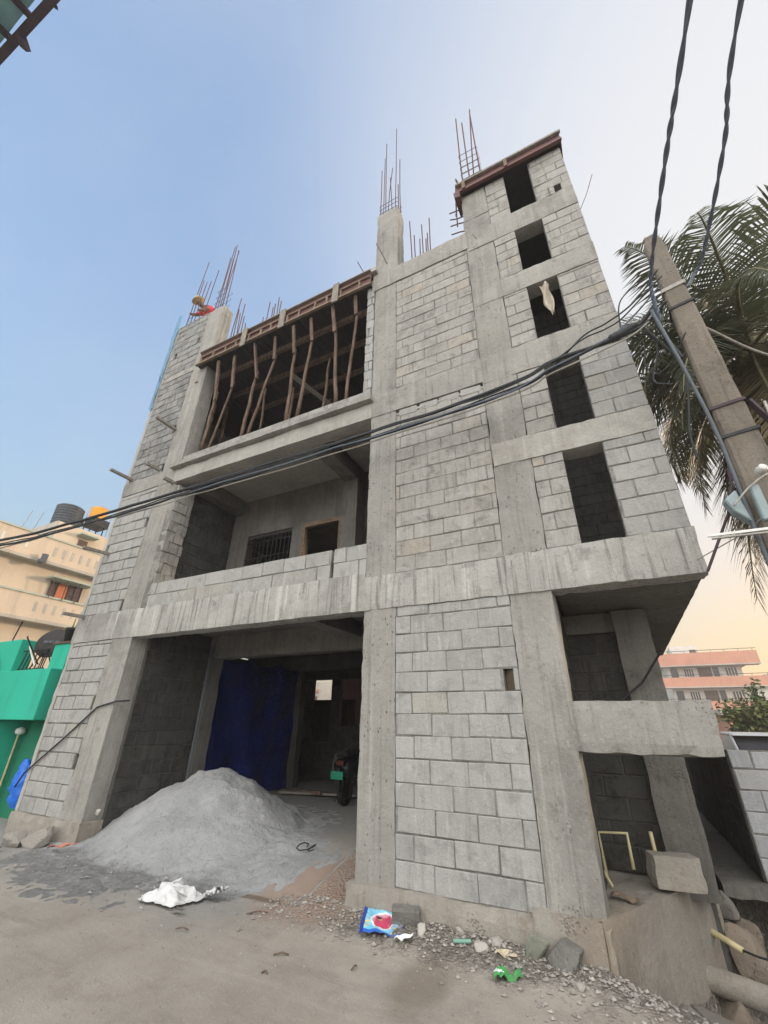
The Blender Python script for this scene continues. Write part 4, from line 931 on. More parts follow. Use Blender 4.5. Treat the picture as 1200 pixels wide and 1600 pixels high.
tag(MB().grid(lambda u, v: Vector((1.0+.16*u, -.30+.04*u+.10*v, .055+.03*nz(u*3, v*3, 1))), 6, 5, lambda u, v: (.45, .38, .27)).build('card_scrap', M['print']), 'tan card scrap in the gravel beside the plastic bundle', 'card')
tag(MB().grid(lambda u, v: Vector((-5.05+.35*u, -.38+.08*v+.15*u, .08+.05*nz(u*3, v*3, 1)+.06*u)), 8, 4, lambda u, v: (.36, .14, .09)).build('orange_scrap', M['print']), 'torn orange plastic scrap at the edge of the sand', 'scrap')
tag(MB().beam((-6.7, -.72, .05), (-5.7, -.62, .06), .05, .02, jit=.01).build('stick', M['wood_pale']), 'pale stick lying on the dust at the far left', 'stick')
tag(MB().grid(lambda u, v: Vector((-1.95+.16*u, -.88+.05*v, .03+.02*u)), 4, 3, lambda u, v: (.06, .055, .05)).build('dark_rag', M['print']), 'dark rag beside the white sack', 'rag')
TW = 'dry twigs on the road'
for i, (x, y, a, L) in enumerate([(-.55, -1.05, .5, .12), (-.45, -1.3, .2, .05), (.55, -1.55, 1.2, .1), (-1.3, -.55, .7, .2), (-1.6, -1.1, .3, .12), (.1, -.95, 1.5, .07)]):
    c_, s_ = math.cos(a)*L, math.sin(a)*L
    tag(MB().tube([(x, y, .015), (x+c_*.5, y+s_*.5+.012, .025), (x+c_, y+s_, .015)], .006, 5).build('twig', M['wood']), ['forked dry twig in the middle of the road', 'tiny twig below the forked one', 'dry twig right of the road middle', 'curved long twig near the brown spill', 'flat twig left of the road middle', 'short upright looking twig near the verge'][i], 'twig', TW)

# ---------------------------------------------------------------- electric pole with its fittings
PX, PY = 3.70, -.44
EP = thing('electric_pole', (PX, PY, 0), 'tall square concrete electric pole at the right of the street', 'pole')
pb = MB(); n = 40
for i in range(n):
    pass
pv = []; 
ang = rad(-12)
def polept(i, u, z):
    wdt = .175-.012*z; dpt = .12-.006*z
    ix, iy = ((-1, -1), (1, -1), (1, 1), (-1, 1))[i]
    ch = 1
    x, y = ix*wdt, iy*dpt
    if z > 6.9: x *= .8; y *= .8
    return Vector((PX+x*math.cos(ang)-y*math.sin(ang), PY+x*math.sin(ang)+y*math.cos(ang), z))
zs = [i*7.0/70 for i in range(70)]+[6.98, 7.04]
def polering(z):
    c4 = [polept(i, 0, z) for i in range(4)]; r = []
    for i in range(4):
        for t in (.1, .5, .9):
            p = c4[i].lerp(c4[(i+1) % 4], t); r.append(p+noise.noise_vector(p*7)*.007)
    return r
for z in zs: pv += polering(z)
pf_ = []
for i in range(len(zs)-1):
    for j in range(12): k2 = (j+1) % 12; pf_.append((i*12+j, i*12+k2, (i+1)*12+k2, (i+1)*12+j))
pf_.append(tuple(range((len(zs)-1)*12, len(zs)*12)))
pb.add(pv, pf_); pb.build('shaft', M['pole'], EP)
def band(z, name='band', mat='steel_dark', t=.03, g=.012):
    m_ = MB()
    c0 = [polept(i, 0, z) for i in range(4)]; ctr = sum(c0, Vector())/4
    c0 = [ctr+(p-ctr)*1.0+(p-ctr).normalized()*g for p in c0]
    for i in range(4): m_.beam(c0[i], c0[(i+1) % 4], .012, t)
    m_.build(name, M[mat], EP)
for z, mt in ((6.05, 'cable_pale'), (5.75, 'cable'), (4.35, 'rust_beam'), (4.02, 'cable')): band(z, mat=mt, t=.05 if mt == 'cable_pale' else .03)
pc_ = [(3.40, -.58, 5.75), (3.46, -.58, 5.0), (3.50, -.585, 4.3), (3.51, -.58, 3.9), (3.50, -.58, 3.4), (3.49, -.58, 2.9), (3.49, -.58, .5)]
MB().tube(pc_, .017, 12).build('conduit', M['pvc_grey'], EP, smooth=True)
bx = MB()
bx.add([(3.36, -.64, 3.36), (3.47, -.60, 3.45), (3.50, -.60, 3.14), (3.40, -.64, 3.24), (3.36, -.52, 3.36), (3.47, -.48, 3.45), (3.50, -.48, 3.14), (3.40, -.52, 3.24)], [(0, 3, 2, 1), (4, 5, 6, 7), (0, 1, 5, 4), (1, 2, 6, 5), (2, 3, 7, 6), (3, 0, 4, 7)])
bx.build('junction_box', M['box_blue'], EP, bevel=.012)
MB().box(3.545, 3.61, -.66, -.60, 3.12, 3.44).build('meter_box', M['box_blue'], EP, bevel=.01)
iz = MB(); iz.lathe(0, 0, [(.014, -.04), (.036, -.036), (.024, -.018), (.04, -.01), (.024, .008), (.036, .025), (.014, .04)], 14)
io = iz.build('insulator', M['white_paint'], EP, smooth=True); io.location = Vector((3.66, -.68, 3.55))-EP.location; io.rotation_euler = (rad(80), 0, rad(20))
MB().beam((3.85, -.50, 4.35), (3.95, -.48, 4.05), .06, .02).build('bracket', M['rust_beam'], EP)
MB().tube([(3.15, -.30, 2.86), (3.40, -.45, 3.30), (3.49, -.5, 3.55), (3.50, -.52, 3.7)], .012, 8).build('stay_rod', M['rust_beam'], EP)
tl = thing('tube_light', (3.5, -.62, 3.05), 'slim white tube light bracket held out from the pole towards the building', 'street light')
MB().beam((3.17, -.595, 3.075), (4.1, -.80, 2.98), .02, .02).build('arm', M['white_paint'], tl)
MB().beam((3.19, -.60, 3.045), (4.1, -.80, 2.945), .03, .012).build('tube', M['cable_pale'], tl)
MB().beam((3.53, -.68, 2.94), (3.55, -.60, 2.6), .012, .012).build('bracket', M['cable_pale'], tl)

# street cables
def sag(a, b, s, n=24):
    a, b = Vector(a), Vector(b)
    return [a.lerp(b, i/n) - Vector((0, 0, s*4*(i/n)*(1-i/n))) for i in range(n+1)]
def spline(pts, n=10):
    pts = [Vector(p) for p in pts]; r = []
    P_ = [pts[0]*2-pts[1]]+pts+[pts[-1]*2-pts[-2]]
    for i in range(1, len(P_)-2):
        for j in range(n):
            t = j/n; a, b, c, d = P_[i-1:i+3]
            r.append(.5*((2*b)+(c-a)*t+(2*a-5*b+4*c-d)*t*t+(3*b-a-3*c+d)*t**3))
    r.append(pts[-1]); return r
def cable(pts, r, label, mat='cable', wob=.0, seed=0, group=None, name='cable', n=12):
    p = spline(pts, n)
    if wob: p = [q+noise.noise_vector(q*1.7+Vector((seed*5, 0, 0)))*wob for q in p]
    return tag(MB().tube(p, r, 8).build(name, M[mat], smooth=True), label, 'cable', group)
SGR = 'street cables crossing the front of the building'
base = [(-13, -2.4, 4.75), (-7.25, -1.55, 4.50), (-3.33, -.79, 5.04), (.02, -.45, 5.33), (1.81, -.43, 5.42), (2.3, -.45, 5.55)]
def offs(d): return [(x+d[0], y+d[1], z+d[2]) for x, y, z in base]
cable(offs((0, 0, .055))+[(2.9, -.47, 5.62), (3.25, -.45, 5.72), (3.5, -.5, 5.95)], .024, 'upper thick black street cable running across the whole front', wob=.02, seed=1, group=SGR)
cable(offs((0, 0, -.055))+[(2.9, -.49, 5.60), (3.3, -.47, 5.68), (3.55, -.6, 5.80)], .018, 'lower black street cable hung close under the thick one', wob=.025, seed=2, group=SGR)
cable(offs((0, .02, -.01))+[(2.75, -.45, 5.85), (3.0, -.45, 5.93), (3.3, -.42, 6.12), (3.6, -.55, 6.35)], .010, 'thin black cable leaving the bundle in the highest arc to the pole', wob=.03, seed=3, group=SGR)
cable(offs((0, -.02, .02))[2:]+[(2.7, -.45, 5.80), (2.95, -.45, 5.84), (3.2, -.42, 5.98), (3.6, -.55, 6.25)], .009, 'thin black cable in the middle arc to the pole', wob=.03, seed=4, group=SGR)
cable(offs((0, -.03, -.07))[2:]+[(2.75, -.45, 5.64), (3.0, -.45, 5.72), (3.3, -.42, 5.95), (3.6, -.55, 6.15)], .010, 'thin grey cable in the lowest arc to the pole', wob=.03, seed=6, mat='cable_grey', group=SGR)
cable(offs((0, .03, -.10))[1:]+[(2.9, -.47, 5.52), (3.2, -.47, 5.60), (3.45, -.5, 5.75)], .010, 'thin pale cable on the underside of the street bundle', wob=.02, seed=5, mat='cable_pale', group=SGR)
jc = MB().tube(spline([(2.95, -.49, 5.62), (3.1, -.47, 5.67), (3.25, -.47, 5.73)], 6), [.03, .05, .045, .055, .05, .045, .05, .05, .05, .05, .045, .04, .03], 8)
tag(jc.build('cable_joint', M['cable'], smooth=True), 'taped lumpy joint in the street bundle beside the upper wall corner', 'cable joint')
# loops by the pole
LG = 'slack cable loops hanging at the pole'
cable([(3.10, -.40, 5.75), (3.17, -.40, 6.18), (3.31, -.42, 6.34), (3.51, -.50, 6.35)], .008, 'loop arching up over the cable junction at the pole', group=LG)
cable([(3.20, -.40, 5.66), (3.36, -.42, 5.55), (3.36, -.42, 5.30), (3.24, -.40, 4.95), (3.38, -.43, 4.81)], .010, 'curled cable loop ending in a tail left of the pole', group=LG)
cable([(3.15, -.39, 5.68), (3.27, -.40, 5.50), (3.22, -.39, 5.2), (3.28, -.4, 5.02), (3.45, -.45, 5.10), (3.60, -.58, 5.3)], .008, 'cable loop swinging back up to the pole', group=LG)
cable([(3.30, -.46, 5.7), (3.50, -.47, 5.0), (3.45, -.46, 4.6), (3.36, -.44, 4.2), (3.34, -.43, 3.9)], .012, 'cable hanging down behind the grey conduit', group=LG)
cable([(3.45, -.5, 5.9), (3.42, -.5, 5.6), (3.46, -.53, 5.3), (3.5, -.56, 5.0)], .014, 'thick tail dropping from the junction along the pole', group=LG)
cable([(3.95, -.5, 4.3), (3.9, -.58, 4.0), (3.8, -.62, 3.75), (3.95, -.62, 3.6), (4.3, -.6, 3.7)], .012, 'pale cable curling to the right of the pole', mat='cable_pale', group=LG)
cable([(3.40, -.66, 3.28), (3.55, -.68, 3.42), (3.75, -.7, 3.52), (4.2, -.72, 3.65)], .008, 'thin pale wire rising right from the junction box', mat='cable_pale', group=LG)
cable([(3.10, .05, 3.05), (3.45, -.40, 3.12), (3.60, -.55, 3.2)], .005, 'hair thin wire between the wall corner and the pole', mat='cable_pale', group=LG)
cable([(3.7, -.3, 5.78), (5.2, 1.0, 5.65), (8, 2.0, 6.1)], .014, 'pale cable running right from the pole past the palm', mat='cable_pale', group=LG)
# twisted service cables rising from the pole over the street
OG = 'twisted cables rising overhead from the pole'
def twisted(pts, r, label):
    t = thing('twisted_cable', pts[0], label, 'cable', OG)
    c = spline(pts, 40)
    for s in range(2):
        q = []
        for i, p in enumerate(c):
            d = (c[min(i+1, len(c)-1)]-c[max(i-1, 0)]).normalized(); u = d.cross(Vector((0, 0, 1))).normalized(); v = d.cross(u)
            a = i*.33+math.pi*s; q.append(p+(u*math.cos(a)+v*math.sin(a))*r*.75)
        MB().tube(q, r, 8).build('strand', M['cable_grey'], t, smooth=True)
twisted([(3.46, -.52, 5.6), (3.45, -.62, 5.9), (3.47, -.82, 6.1), (3.59, -1.77, 6.30), (3.75, -2.69, 6.55), (4.2, -5.5, 7.3), (5.0, -11, 8)], .0135, 'twisted overhead cable nearer the building, dropping down the pole')
twisted([(3.85, -.40, 6.1), (4.02, -.2, 6.45), (4.14, -.38, 6.6), (4.27, -1.32, 6.88), (4.32, -2.25, 7.15), (4.8, -5.5, 7.9), (5.5, -11, 8.5)], .0135, 'twisted overhead cable on the right, passing in front of the palm')

# ---------------------------------------------------------------- coconut palm
PC = Vector((5.45, 2.72, 7.5))
PT = thing('coconut_palm', (5.9, 3.0, 0), 'tall coconut palm with drooping fronds behind the electric pole', 'palm tree')
tp = [Vector((5.9, 3.0, 0)).lerp(PC, i/20)+Vector((.15*math.sin(i/20*3.1), 0, 0)) for i in range(21)]
MB().tube(tp, [.2-.08*i/20+.012*(i % 2) for i in range(21)], 14).build('trunk', M['bark'], PT, smooth=True)
prn = random.Random(21)
def frond(az, el, L, droop, dry=False, twist=0):
    mb = MB(); n = 46; d0 = Vector((math.sin(az)*math.cos(el), math.cos(az)*math.cos(el), math.sin(el)))
    hd = Vector((math.sin(az), math.cos(az), 0)); side = Vector((math.cos(az), -math.sin(az), 0))
    pts = []; p = PC.copy(); e = el; st = L/n
    for i in range(n+1):
        pts.append(p.copy()); t = i/n
        e2 = el - droop*t**1.4
        p = p + (hd*math.cos(e2)+Vector((0, 0, 1))*math.sin(e2))*st + side*twist*st*t
    rib = MB().tube(pts, [.032*(1-t/(n+1))+.005 for t in range(n+1)], 6)
    for i in range(5, n+1):
        for hlf in range(2):
          for s in (-1, 1):
            t = (i+hlf*.5)/n
            if t > 1: continue
            q = pts[i].lerp(pts[min(n, i+1)], hlf*.5)
            d = (pts[min(n, i+1)]-pts[i-1]).normalized()
            up = side.cross(d)
            ln = L*.285*(math.sin(min(1, t*1.08)*math.pi*.86+.25))*prn.uniform(.85, 1.1)+.05
            fw = .55+.75*t
            dirv = (side*s*1.0 + d*fw*.8 + up*prn.uniform(-.15, .25)).normalized()
            wv = d*.018*prn.uniform(.8, 1.2)
            m1 = q+dirv*ln*.5 - Vector((0, 0, ln*prn.uniform(.04, .14)))
            tp_ = q+dirv*ln*.92 - Vector((0, 0, ln*prn.uniform(.28, .55)))
            tl_ = up*.004
            mb.add([q-wv*.6, q+wv*.6, m1+wv, m1-wv, tp_], [(0, 1, 2, 3), (3, 2, 4)])
    o = mb.build('frond', M['palm_dry' if dry else 'palm'], PT); rib.build('midrib', M['palm_rib'], o)
spec = [(-10, 62, 3.4, 1.1), (20, 70, 3.6, 1.0), (-70, 52, 3.2, 1.5), (-100, 36, 3.0, 1.6), (-45, 30, 3.0, 1.6), (-140, 55, 3.1, 1.4), (160, 60, 3.3, 1.2), (100, 60, 3.4, 1.1), (60, 55, 3.5, 1.2), (-115, 5, 2.8, 1.5), (-85, -5, 2.9, 1.35), (-50, -15, 3.0, 1.2), (-130, -20, 3.0, 1.1), (-160, 15, 3.0, 1.6), (170, -10, 3.2, 1.3), (130, 20, 3.3, 1.5), (-100, -45, 3.2, .8), (-30, 0, 3.0, 1.4), (150, -35, 3.3, .9), (40, 15, 3.3, 1.4), (90, 25, 3.3, 1.4), (-150, -50, 3.5, .7), (-70, 20, 2.9, 1.7), (-20, 35, 3.1, 1.5), (-165, 40, 3.2, 1.5), (-120, -62, 3.6, .45), (-75, -58, 3.3, .5), (-35, -60, 3.6, .4), (-5, -50, 3.8, .6), (-170, -62, 3.9, .4), (-125, 25, 3.0, 1.6), (-60, 68, 3.4, 1.0), (-90, 12, 2.9, 1.5), (-145, -5, 3.1, 1.4), (-15, 15, 3.2, 1.5), (-105, -25, 3.1, 1.1), (-80, -72, 4.4, .25), (-112, -66, 4.1, .3), (-58, -68, 4.3, .25), (-95, -80, 4.0, .2), (175, -65, 4.0, .3)]
for i, (a, e, L, dr) in enumerate(spec): frond(rad(a), rad(e), L, dr, dry=i in (16, 21, 26, 28), twist=prn.uniform(-.3, .3))
cn = MB()
for i in range(7):
    a = i*.9; c0 = PC+Vector((.25*math.cos(a), .25*math.sin(a), -.28-.05*(i % 2)))
    cn.lathe(c0.x, c0.y, [(.01, c0.z-.13), (.08, c0.z-.09), (.105, c0.z), (.08, c0.z+.09), (.01, c0.z+.12)], 10)
cn.build('coconut_bunch', M['palm_rib'], PT, smooth=True)

# ---------------------------------------------------------------- green house on the left
G = thing('green_house', (-9.5, 1.5, 0), 'low bright green house with a roof terrace at the left edge', 'house')
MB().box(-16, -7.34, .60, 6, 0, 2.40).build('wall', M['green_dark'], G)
MB().box(-16, -7.34, .03, .62, 1.62, 2.52).build('balcony', M['green_wall'], G, bevel=.01)
MB().box(-16, -8.98, .10, .40, 2.515, 3.18).build('parapet', M['green_wall'], G, bevel=.01)
MB().box(-7.92, -7.36, .25, .55, 2.515, 3.02).build('parapet', M['green_wall'], G, bevel=.01)
MB().box(-7.95, -7.33, .22, .58, 3.02, 3.06).build('coping', M['louver'], G)
MB().box(-16, -8.75, .0, .60, 0, 1.615).build('side_pier', M['green_wall'], G, bevel=.01)
MB().box(-16, -7.3, 2.2, 2.35, 2.4, 2.75).build('rear_parapet', M['offwhite'], G)
rl = MB()
for i in range(7): rl.tube([(-8.92+.15*i, .2, 2.52), (-8.80+.14*i, .2, 2.92)], .011, 6)
rl.tube([(-8.95, .2, 2.56), (-7.95, .2, 2.56)], .012, 6); rl.tube([(-8.95, .2, 2.94), (-7.95, .2, 2.94)], .012, 6)
rl.build('railing', M['steel_dark'], G)
MB().tube([(-8.62, .50, 1.38), (-8.62, .50, .2)], .018, 8).build('gas_pipe', M['pvc_cream'], G)
lm = MB().lathe(0, 0, [(.02, -.06), (.075, -.04), (.09, 0), (.075, .05), (.02, .07)], 14); lo_ = lm.build('wall_lamp', M['white_paint'], G, smooth=True); lo_.location = Vector((-8.55, .48, 1.42))-G.location
D = thing('satellite_dish', (-8.85, .45, 2.52), 'black satellite dish on a tripod on the green house terrace', 'satellite dish')
dm = MB(); nseg = 24
def dish(u, v):
    r = .36*u; a = 2*math.pi*v; return Vector((r*math.cos(a), .35*r*r, r*.86*math.sin(a)))
dm.grid(dish, 6, nseg); dm.grid(lambda u, v: dish(u, v)+Vector((0, .012, 0)), 6, nseg)
do = dm.build('reflector', M['steel_dark'], D, smooth=True); do.location = (.0, .05, .60); do.rotation_euler = (rad(-12), 0, rad(28))
lt = MB()
for i, (x, wd) in enumerate([(-.16, .05), (-.1, .03), (-.05, .05), (.02, .03), (.08, .05), (.14, .04)]): lt.box(x, x+wd, -.012, -.006, -.02, .035)
lg = lt.build('lettering', M['pvc_grey'], do)
lg.location = (0, 0, 0)
MB().tube([(-9.12, .15, 3.20), (-9.0, .1, 3.16), (-8.75, .35, 2.65)], .016, 6).build('feed_arm', M['steel_dark'], D)
MB().tube([(-9.0, .2, 3.0), (-8.8, .3, 2.66), (-8.75, .35, 2.56)], .018, 6).build('strut', M['white_paint'], D)
for dx, dy in ((-.25, -.1), (.22, -.1), (.02, .25)): MB().tube([(-8.85+dx, .45+dy, 2.52), (-8.83, .47, 2.98)], .014, 6).build('leg', M['steel_dark'], D)
D.location = (-8.40, .34, 2.52)
FP = thing('flower_pot', (-7.72, .40, 3.06), 'black flower pot with a snake plant on the green parapet', 'plant pot')
MB().lathe(-7.72, .40, [(.10, 3.06), (.14, 3.30), (.15, 3.31), (.15, 3.36), (.12, 3.36), (.11, 3.30)], 16).build('pot', M['rubber'], FP, smooth=True)
for i in range(6):
    a = i*1.1; x, y = -7.72+.05*math.cos(a), .40+.05*math.sin(a); hh = (.75, .5, .42, .35, .3, .28)[i]; lx = .12*math.cos(a)
    MB().grid(lambda u, v: Vector((x+lx*u+(v-.5)*.07*(1-u**2.2), y+.05*u, 3.3+hh*u)), 8, 2).build('leaf', M['leaf_pot'], FP)
def bag(u, v):
    r = .16*(.4+math.sin(math.pi*min(1, .08+u*.92))); a = 2*math.pi*v
    r *= .8+.75*(abs(nz(u*4, v*5, 1, 3)))+.3*nz(u*11, v*14, 1, 5)
    return Vector((-7.36+.30*(u-.5)*-.5+r*math.cos(a), .22+r*.6*math.sin(a), .28+.72*u))
tag(MB().grid(bag, 18, 16).build('blue_bag', M['blue_bag'], smooth=True), 'bright blue plastic bundle wedged between the green house and the building', 'bag')
RG = 'dark iron rods on the green house terrace'
tag(MB().tube([(-10.6, .5, 2.5), (-10.25, .5, 3.75)], .015, 6).build('iron_rod', M['steel_dark']), 'taller dark iron rod standing at the far left of the terrace', 'rod', RG)
tag(MB().beam((-10.35, .5, 2.7), (-10.2, .5, 3.3), .05, .03).build('iron_rod', M['steel_dark']), 'short flat dark iron bar beside the taller rod', 'rod', RG)
tag(MB().tube([(-9.75, .08, 2.9), (-9.4, .0, 2.62), (-9.55, 0.0, 2.3), (-9.7, 0, 2.25)], .02, 6).build('iron_rod', M['steel_dark']), 'bent black iron hook on the left parapet', 'rod', RG)

# ---------------------------------------------------------------- cream house farther left
H = thing('cream_house', (-26, 4, 0), 'old cream painted house with balconies and water tanks on its roof', 'house')
XF = -22.1
MB().box(-34, XF, -12, 16, 0, 9.0).build('wall', M['cream'], H)
for nm, z0, z1, pr in (('parapet', 8.66, 9.78, .45), ('balcony', 5.86, 6.92, .6)):
    b_ = MB().box(XF-.02, XF+pr, -12, 16, z0, z1).build(nm, M['cream'], H)
    MB().box(XF-.05, XF+pr+.05, -12, 16, z1+.003, z1+.09).build('coping', M['cream_rail'], b_)
    MB().box(XF-.05, XF+pr+.06, -12, 16, z0-.14, z0-.003).build('ledge', M['cream_grey'], b_)
    for y in ([3.1, 3.6, 4.1] if z0 > 8 else []) + [5.35+.42*i for i in range(6)]:
        z = z0+.32
        MB().box(XF+pr-.01, XF+pr+.012, y, y+.13, z, z+.45).build('slot', M['offwhite' if y < 5 else 'cream_grey'], b_)
MB().box(-34, XF-.3, -12, 16, 9.0, 9.06).build('roof', M['cream_grey'], H)
sb = MB().box(-28, XF-.2, 5.35, 10, 9.05, 11.05).build('stair_room', M['cream'], H)
MB().box(-28, XF-.21, 5.30, 5.345, 9.05, 11.05).build('side_wall', M['cream_grey'], sb)
MB().box(XF-.19, XF-.17, 6.55, 7.02, 9.75, 10.45).build('window', M['louver'], sb)
MB().box(XF-.19, XF+.35, 6.35, 7.3, 10.62, 10.72).build('awning', M['cream_rail'], sb)
wn = MB().box(XF+.0, XF+.03, 5.95, 7.42, 6.85, 7.88).build('window', M['louver'], H)
MB().box(XF+.032, XF+.05, 6.28, 6.75, 6.85, 7.86).build('shutter', M['shutter'], wn)
fr_ = MB()
for y in (5.92, 6.25, 6.78, 7.1, 7.42): fr_.box(XF+.03, XF+.07, y, y+.04, 6.85, 7.9)
for z in (7.1, 7.35, 7.6): fr_.box(XF+.03, XF+.06, 6.78, 7.42, z, z+.02)
fr_.build('window_frame', M['rust_beam'], wn)
MB().box(XF, XF+.75, 5.65, 7.65, 7.93, 8.03).build('awning', M['cream_rail'], H)
for i in range(4): MB().tube([(XF+.7, 5.75+.6*i, 6.9), (XF+.7, 5.75+.6*i, 7.93)], .02, 6).build('awning_post', M['rust_beam'], H)
MB().tube([(XF+.5, 4.95, 8.55), (XF+.75, 4.95, 8.5), (XF+.75, 4.95, 8.85)], .14, 10).build('floodlight', M['pvc_grey'], H)
def tank(cx, cy, z0, R, hgt, mat, label):
    pf3 = [(R, z0)]
    nr = 7
    for i in range(nr*4+1):
        u = i/(nr*4); pf3.append((R*(1+.025*math.cos(u*nr*2*math.pi)), z0+hgt*.82*u))
    pf3 += [(R*.92, z0+hgt*.87), (R*.5, z0+hgt*.93), (R*.32, z0+hgt*.94), (R*.32, z0+hgt), (.01, z0+hgt)]
    t = thing('water_tank', (cx, cy, z0), label, 'water tank')
    MB().lathe(cx, cy, pf3[:-3], 28).build('shell', mat, t, smooth=True)
    MB().lathe(cx, cy, [(R*.33, z0+hgt*.935), (R*.33, z0+hgt*.99), (.01, z0+hgt)], 16).build('lid', mat, t)
    return t
tank(-23.0, 5.95, 11.06, .66, 1.35, M['tank_black'], 'ribbed black water tank on the cream house roof room')
t2 = tank(-22.9, 7.35, 12.05, .42, .85, M['tank_yellow'], 'orange yellow water tank raised on a stand on the cream house')
sf = MB()
for dx, dy in ((-.35, -.35), (.35, -.35), (-.35, .35), (.35, .35)): sf.tube([(-22.9+dx, 7.35+dy, 11.05), (-22.9+dx, 7.35+dy, 11.95)], .03, 6)
sf.box(-23.4, -22.4, 6.85, 7.85, 11.6, 12.05)
stn = thing('tank_stand', (-22.9, 7.35, 11.05), 'dark steel stand under the yellow water tank', 'stand'); sf.build('frame', M['steel_dark'], stn)
an = MB()
for y, hh in ((4.2, 1.6), (4.7, 1.75)): an.tube([(-23.5, y, 9.6), (-23.5, y+.3, 9.9+hh)], .02, 5)
an.tube([(-22.6, 6.6, 11.05), (-22.6, 6.7, 12.6)], .025, 5); an.tube([(-22.5, 7.9, 11.05), (-22.5, 7.9, 12.8)], .025, 5); an.tube([(-22.6, 7.1, 12.85), (-22.5, 7.9, 12.8)], .02, 5)
tag(an.build('roof_pipes', M['cable_pale']), 'thin upright water pipes around the roof tanks of the cream house', 'pipe')

# ---------------------------------------------------------------- background at the right: apartment block, houses, trees, car
A = thing('apartment_block', (14, 78, 0), 'salmon banded apartment block with long balconies beyond the drain', 'building')
MB().box(9.6, 18.6, 74.5, 84, 0, 10.4).build('wall', M['offwhite'], A)
for i, (z0, z1, xr) in enumerate([(10.1, 11.75, 20.6), (7.2, 8.45, 21.3), (4.0, 5.3, 22.4), (1.0, 2.2, 22.4)]):
    b_ = MB().box(8.6, xr, 72.8, 74.4, z0, z1).build('balcony', M['salmon'], A)
    MB().box(8.6, xr, 72.7, 74.4, z0-.16, z0-.004).build('slab_edge', M['cream_grey'], b_)
    rr = MB().tube([(8.6, 72.9, z1+.3), (xr, 72.9, z1+.3)], .04, 5)
    for q_ in range(8): xx = 9+(xr-9.4)*q_/7; rr.tube([(xx, 72.9, z1), (xx, 72.9, z1+.3)], .03, 5)
    rr.build('railing', M['steel_dark'], b_)
MB().box(8.6, 20.2, 74.2, 84, 10.42, 10.6).build('roof', M['cream_grey'], A)
for z in (8.5, 5.4, 2.3):
    for x, wd, mt in ((10.0, .9, 'glass_dark'), (11.6, 1.3, 'offwhite'), (13.4, 1.6, 'louver'), (15.2, .7, 'glass_dark'), (16.6, 1.5, 'offwhite')):
        f_ = MB().box(x, x+wd, 74.40, 74.48, z, z+1.35).build('window', M[mt], A)
        if mt == 'offwhite':
            g_ = MB()
            for q_ in range(4): g_.box(x+.1+wd*.23*q_, x+.1+wd*.23*q_+wd*.15, 74.36, 74.395, z+.15, z+1.2)
            g_.build('pane', M['glass_dark'], f_)
MB().box(10.8, 14.4, 76, 81, 10.6, 13.2).build('roof_room', M['offwhite'], A)
MB().box(13.3, 14.1, 75.9, 75.98, 10.7, 12.6).build('door', M['louver'], A)
for nm, x0, x1, y0, z1, mt, lb in (('white_house', 21.5, 30, 84, 7.6, 'offwhite', 'pale white house just right of the salmon apartment block'), ('red_house', 24.5, 32, 80, 5.2, 'red_house', 'deep red house at the right edge beyond the tree'), ('tan_house', 26, 34, 95, 10.2, 'cream', 'tan flat roofed house rising behind the white one'), ('terracotta_house', 8.5, 11.2, 34, 2.6, 'salmon', 'low terracotta house half hidden by the green tree')):
    hh_ = thing(nm, ((x0+x1)/2, y0+4, 0), lb, 'house')
    MB().box(x0, x1, y0, y0+9, 0, z1).build('wall', M[mt], hh_); MB().box(x0-.3, x1+.3, y0-.4, y0+9, z1+.003, z1+.35).build('roof', M['cream_grey'], hh_)
    for i in range(3):
        xx = x0+(x1-x0)*(.15+.28*i); MB().box(xx, xx+(x1-x0)*.14, y0-.05, y0-.004, z1*.62, z1*.85).build('window', M['glass_dark'], hh_)
def tree(loc, R, Hc, n, seed, label, mats, trunk_h):
    t = thing('leafy_tree', loc, label, 'tree', 'leafy trees beyond the drain'); rn = random.Random(seed)
    c0 = Vector((loc[0], loc[1], trunk_h)); tk = MB().tube([loc, Vector(loc).lerp(c0, .6)+Vector((.1, 0, 0)), c0], [.16, .12, .09], 8)
    for mi, mt in enumerate(mats):
        mb = MB()
        for i in range(16):
            d = Vector((rn.gauss(0, 1), rn.gauss(0, 1), rn.gauss(.25, .7))).normalized(); tip = c0+Vector((d.x*R, d.y*R, d.z*Hc))*rn.uniform(.55, 1.05)
            tk.tube([c0, c0.lerp(tip, .5)+Vector((0, 0, .1)), tip], [.05, .03, .01], 5)
            for q_ in range(n//16):
                u = rn.random(); cc = c0.lerp(tip, .35+.65*u)+Vector((rn.gauss(0, .22), rn.gauss(0, .22), rn.gauss(0, .16)))*R*.55
                a = Vector((rn.gauss(0, 1), rn.gauss(0, 1), rn.gauss(0, .6))).normalized(); b_ = a.cross(Vector((rn.gauss(0, 1), rn.gauss(0, 1), 1))).normalized()
                l_ = rn.uniform(.07, .13); w_ = l_*.5
                mb.add([cc-a*l_, cc+b_*w_, cc+a*l_, cc-b_*w_], [(0, 1, 2, 3)])
        mb.build('crown', M[mt], t)
    tk.build('trunk', M['bark'], t)
tree((7.3, 19, 0), 1.35, 1.5, 2600, 3, 'bushy green tree just above the right end of the stub beam', ['leaf', 'leaf_pale'], 1.9)
tree((9.3, 21, 0), 1.5, 1.2, 2400, 4, 'paler tree at the right edge behind the low block wall', ['leaf_pale', 'leaf'], 1.3)
CA = thing('parked_car', (5.35, 10.8, 0), 'white car parked behind the low block wall', 'car')
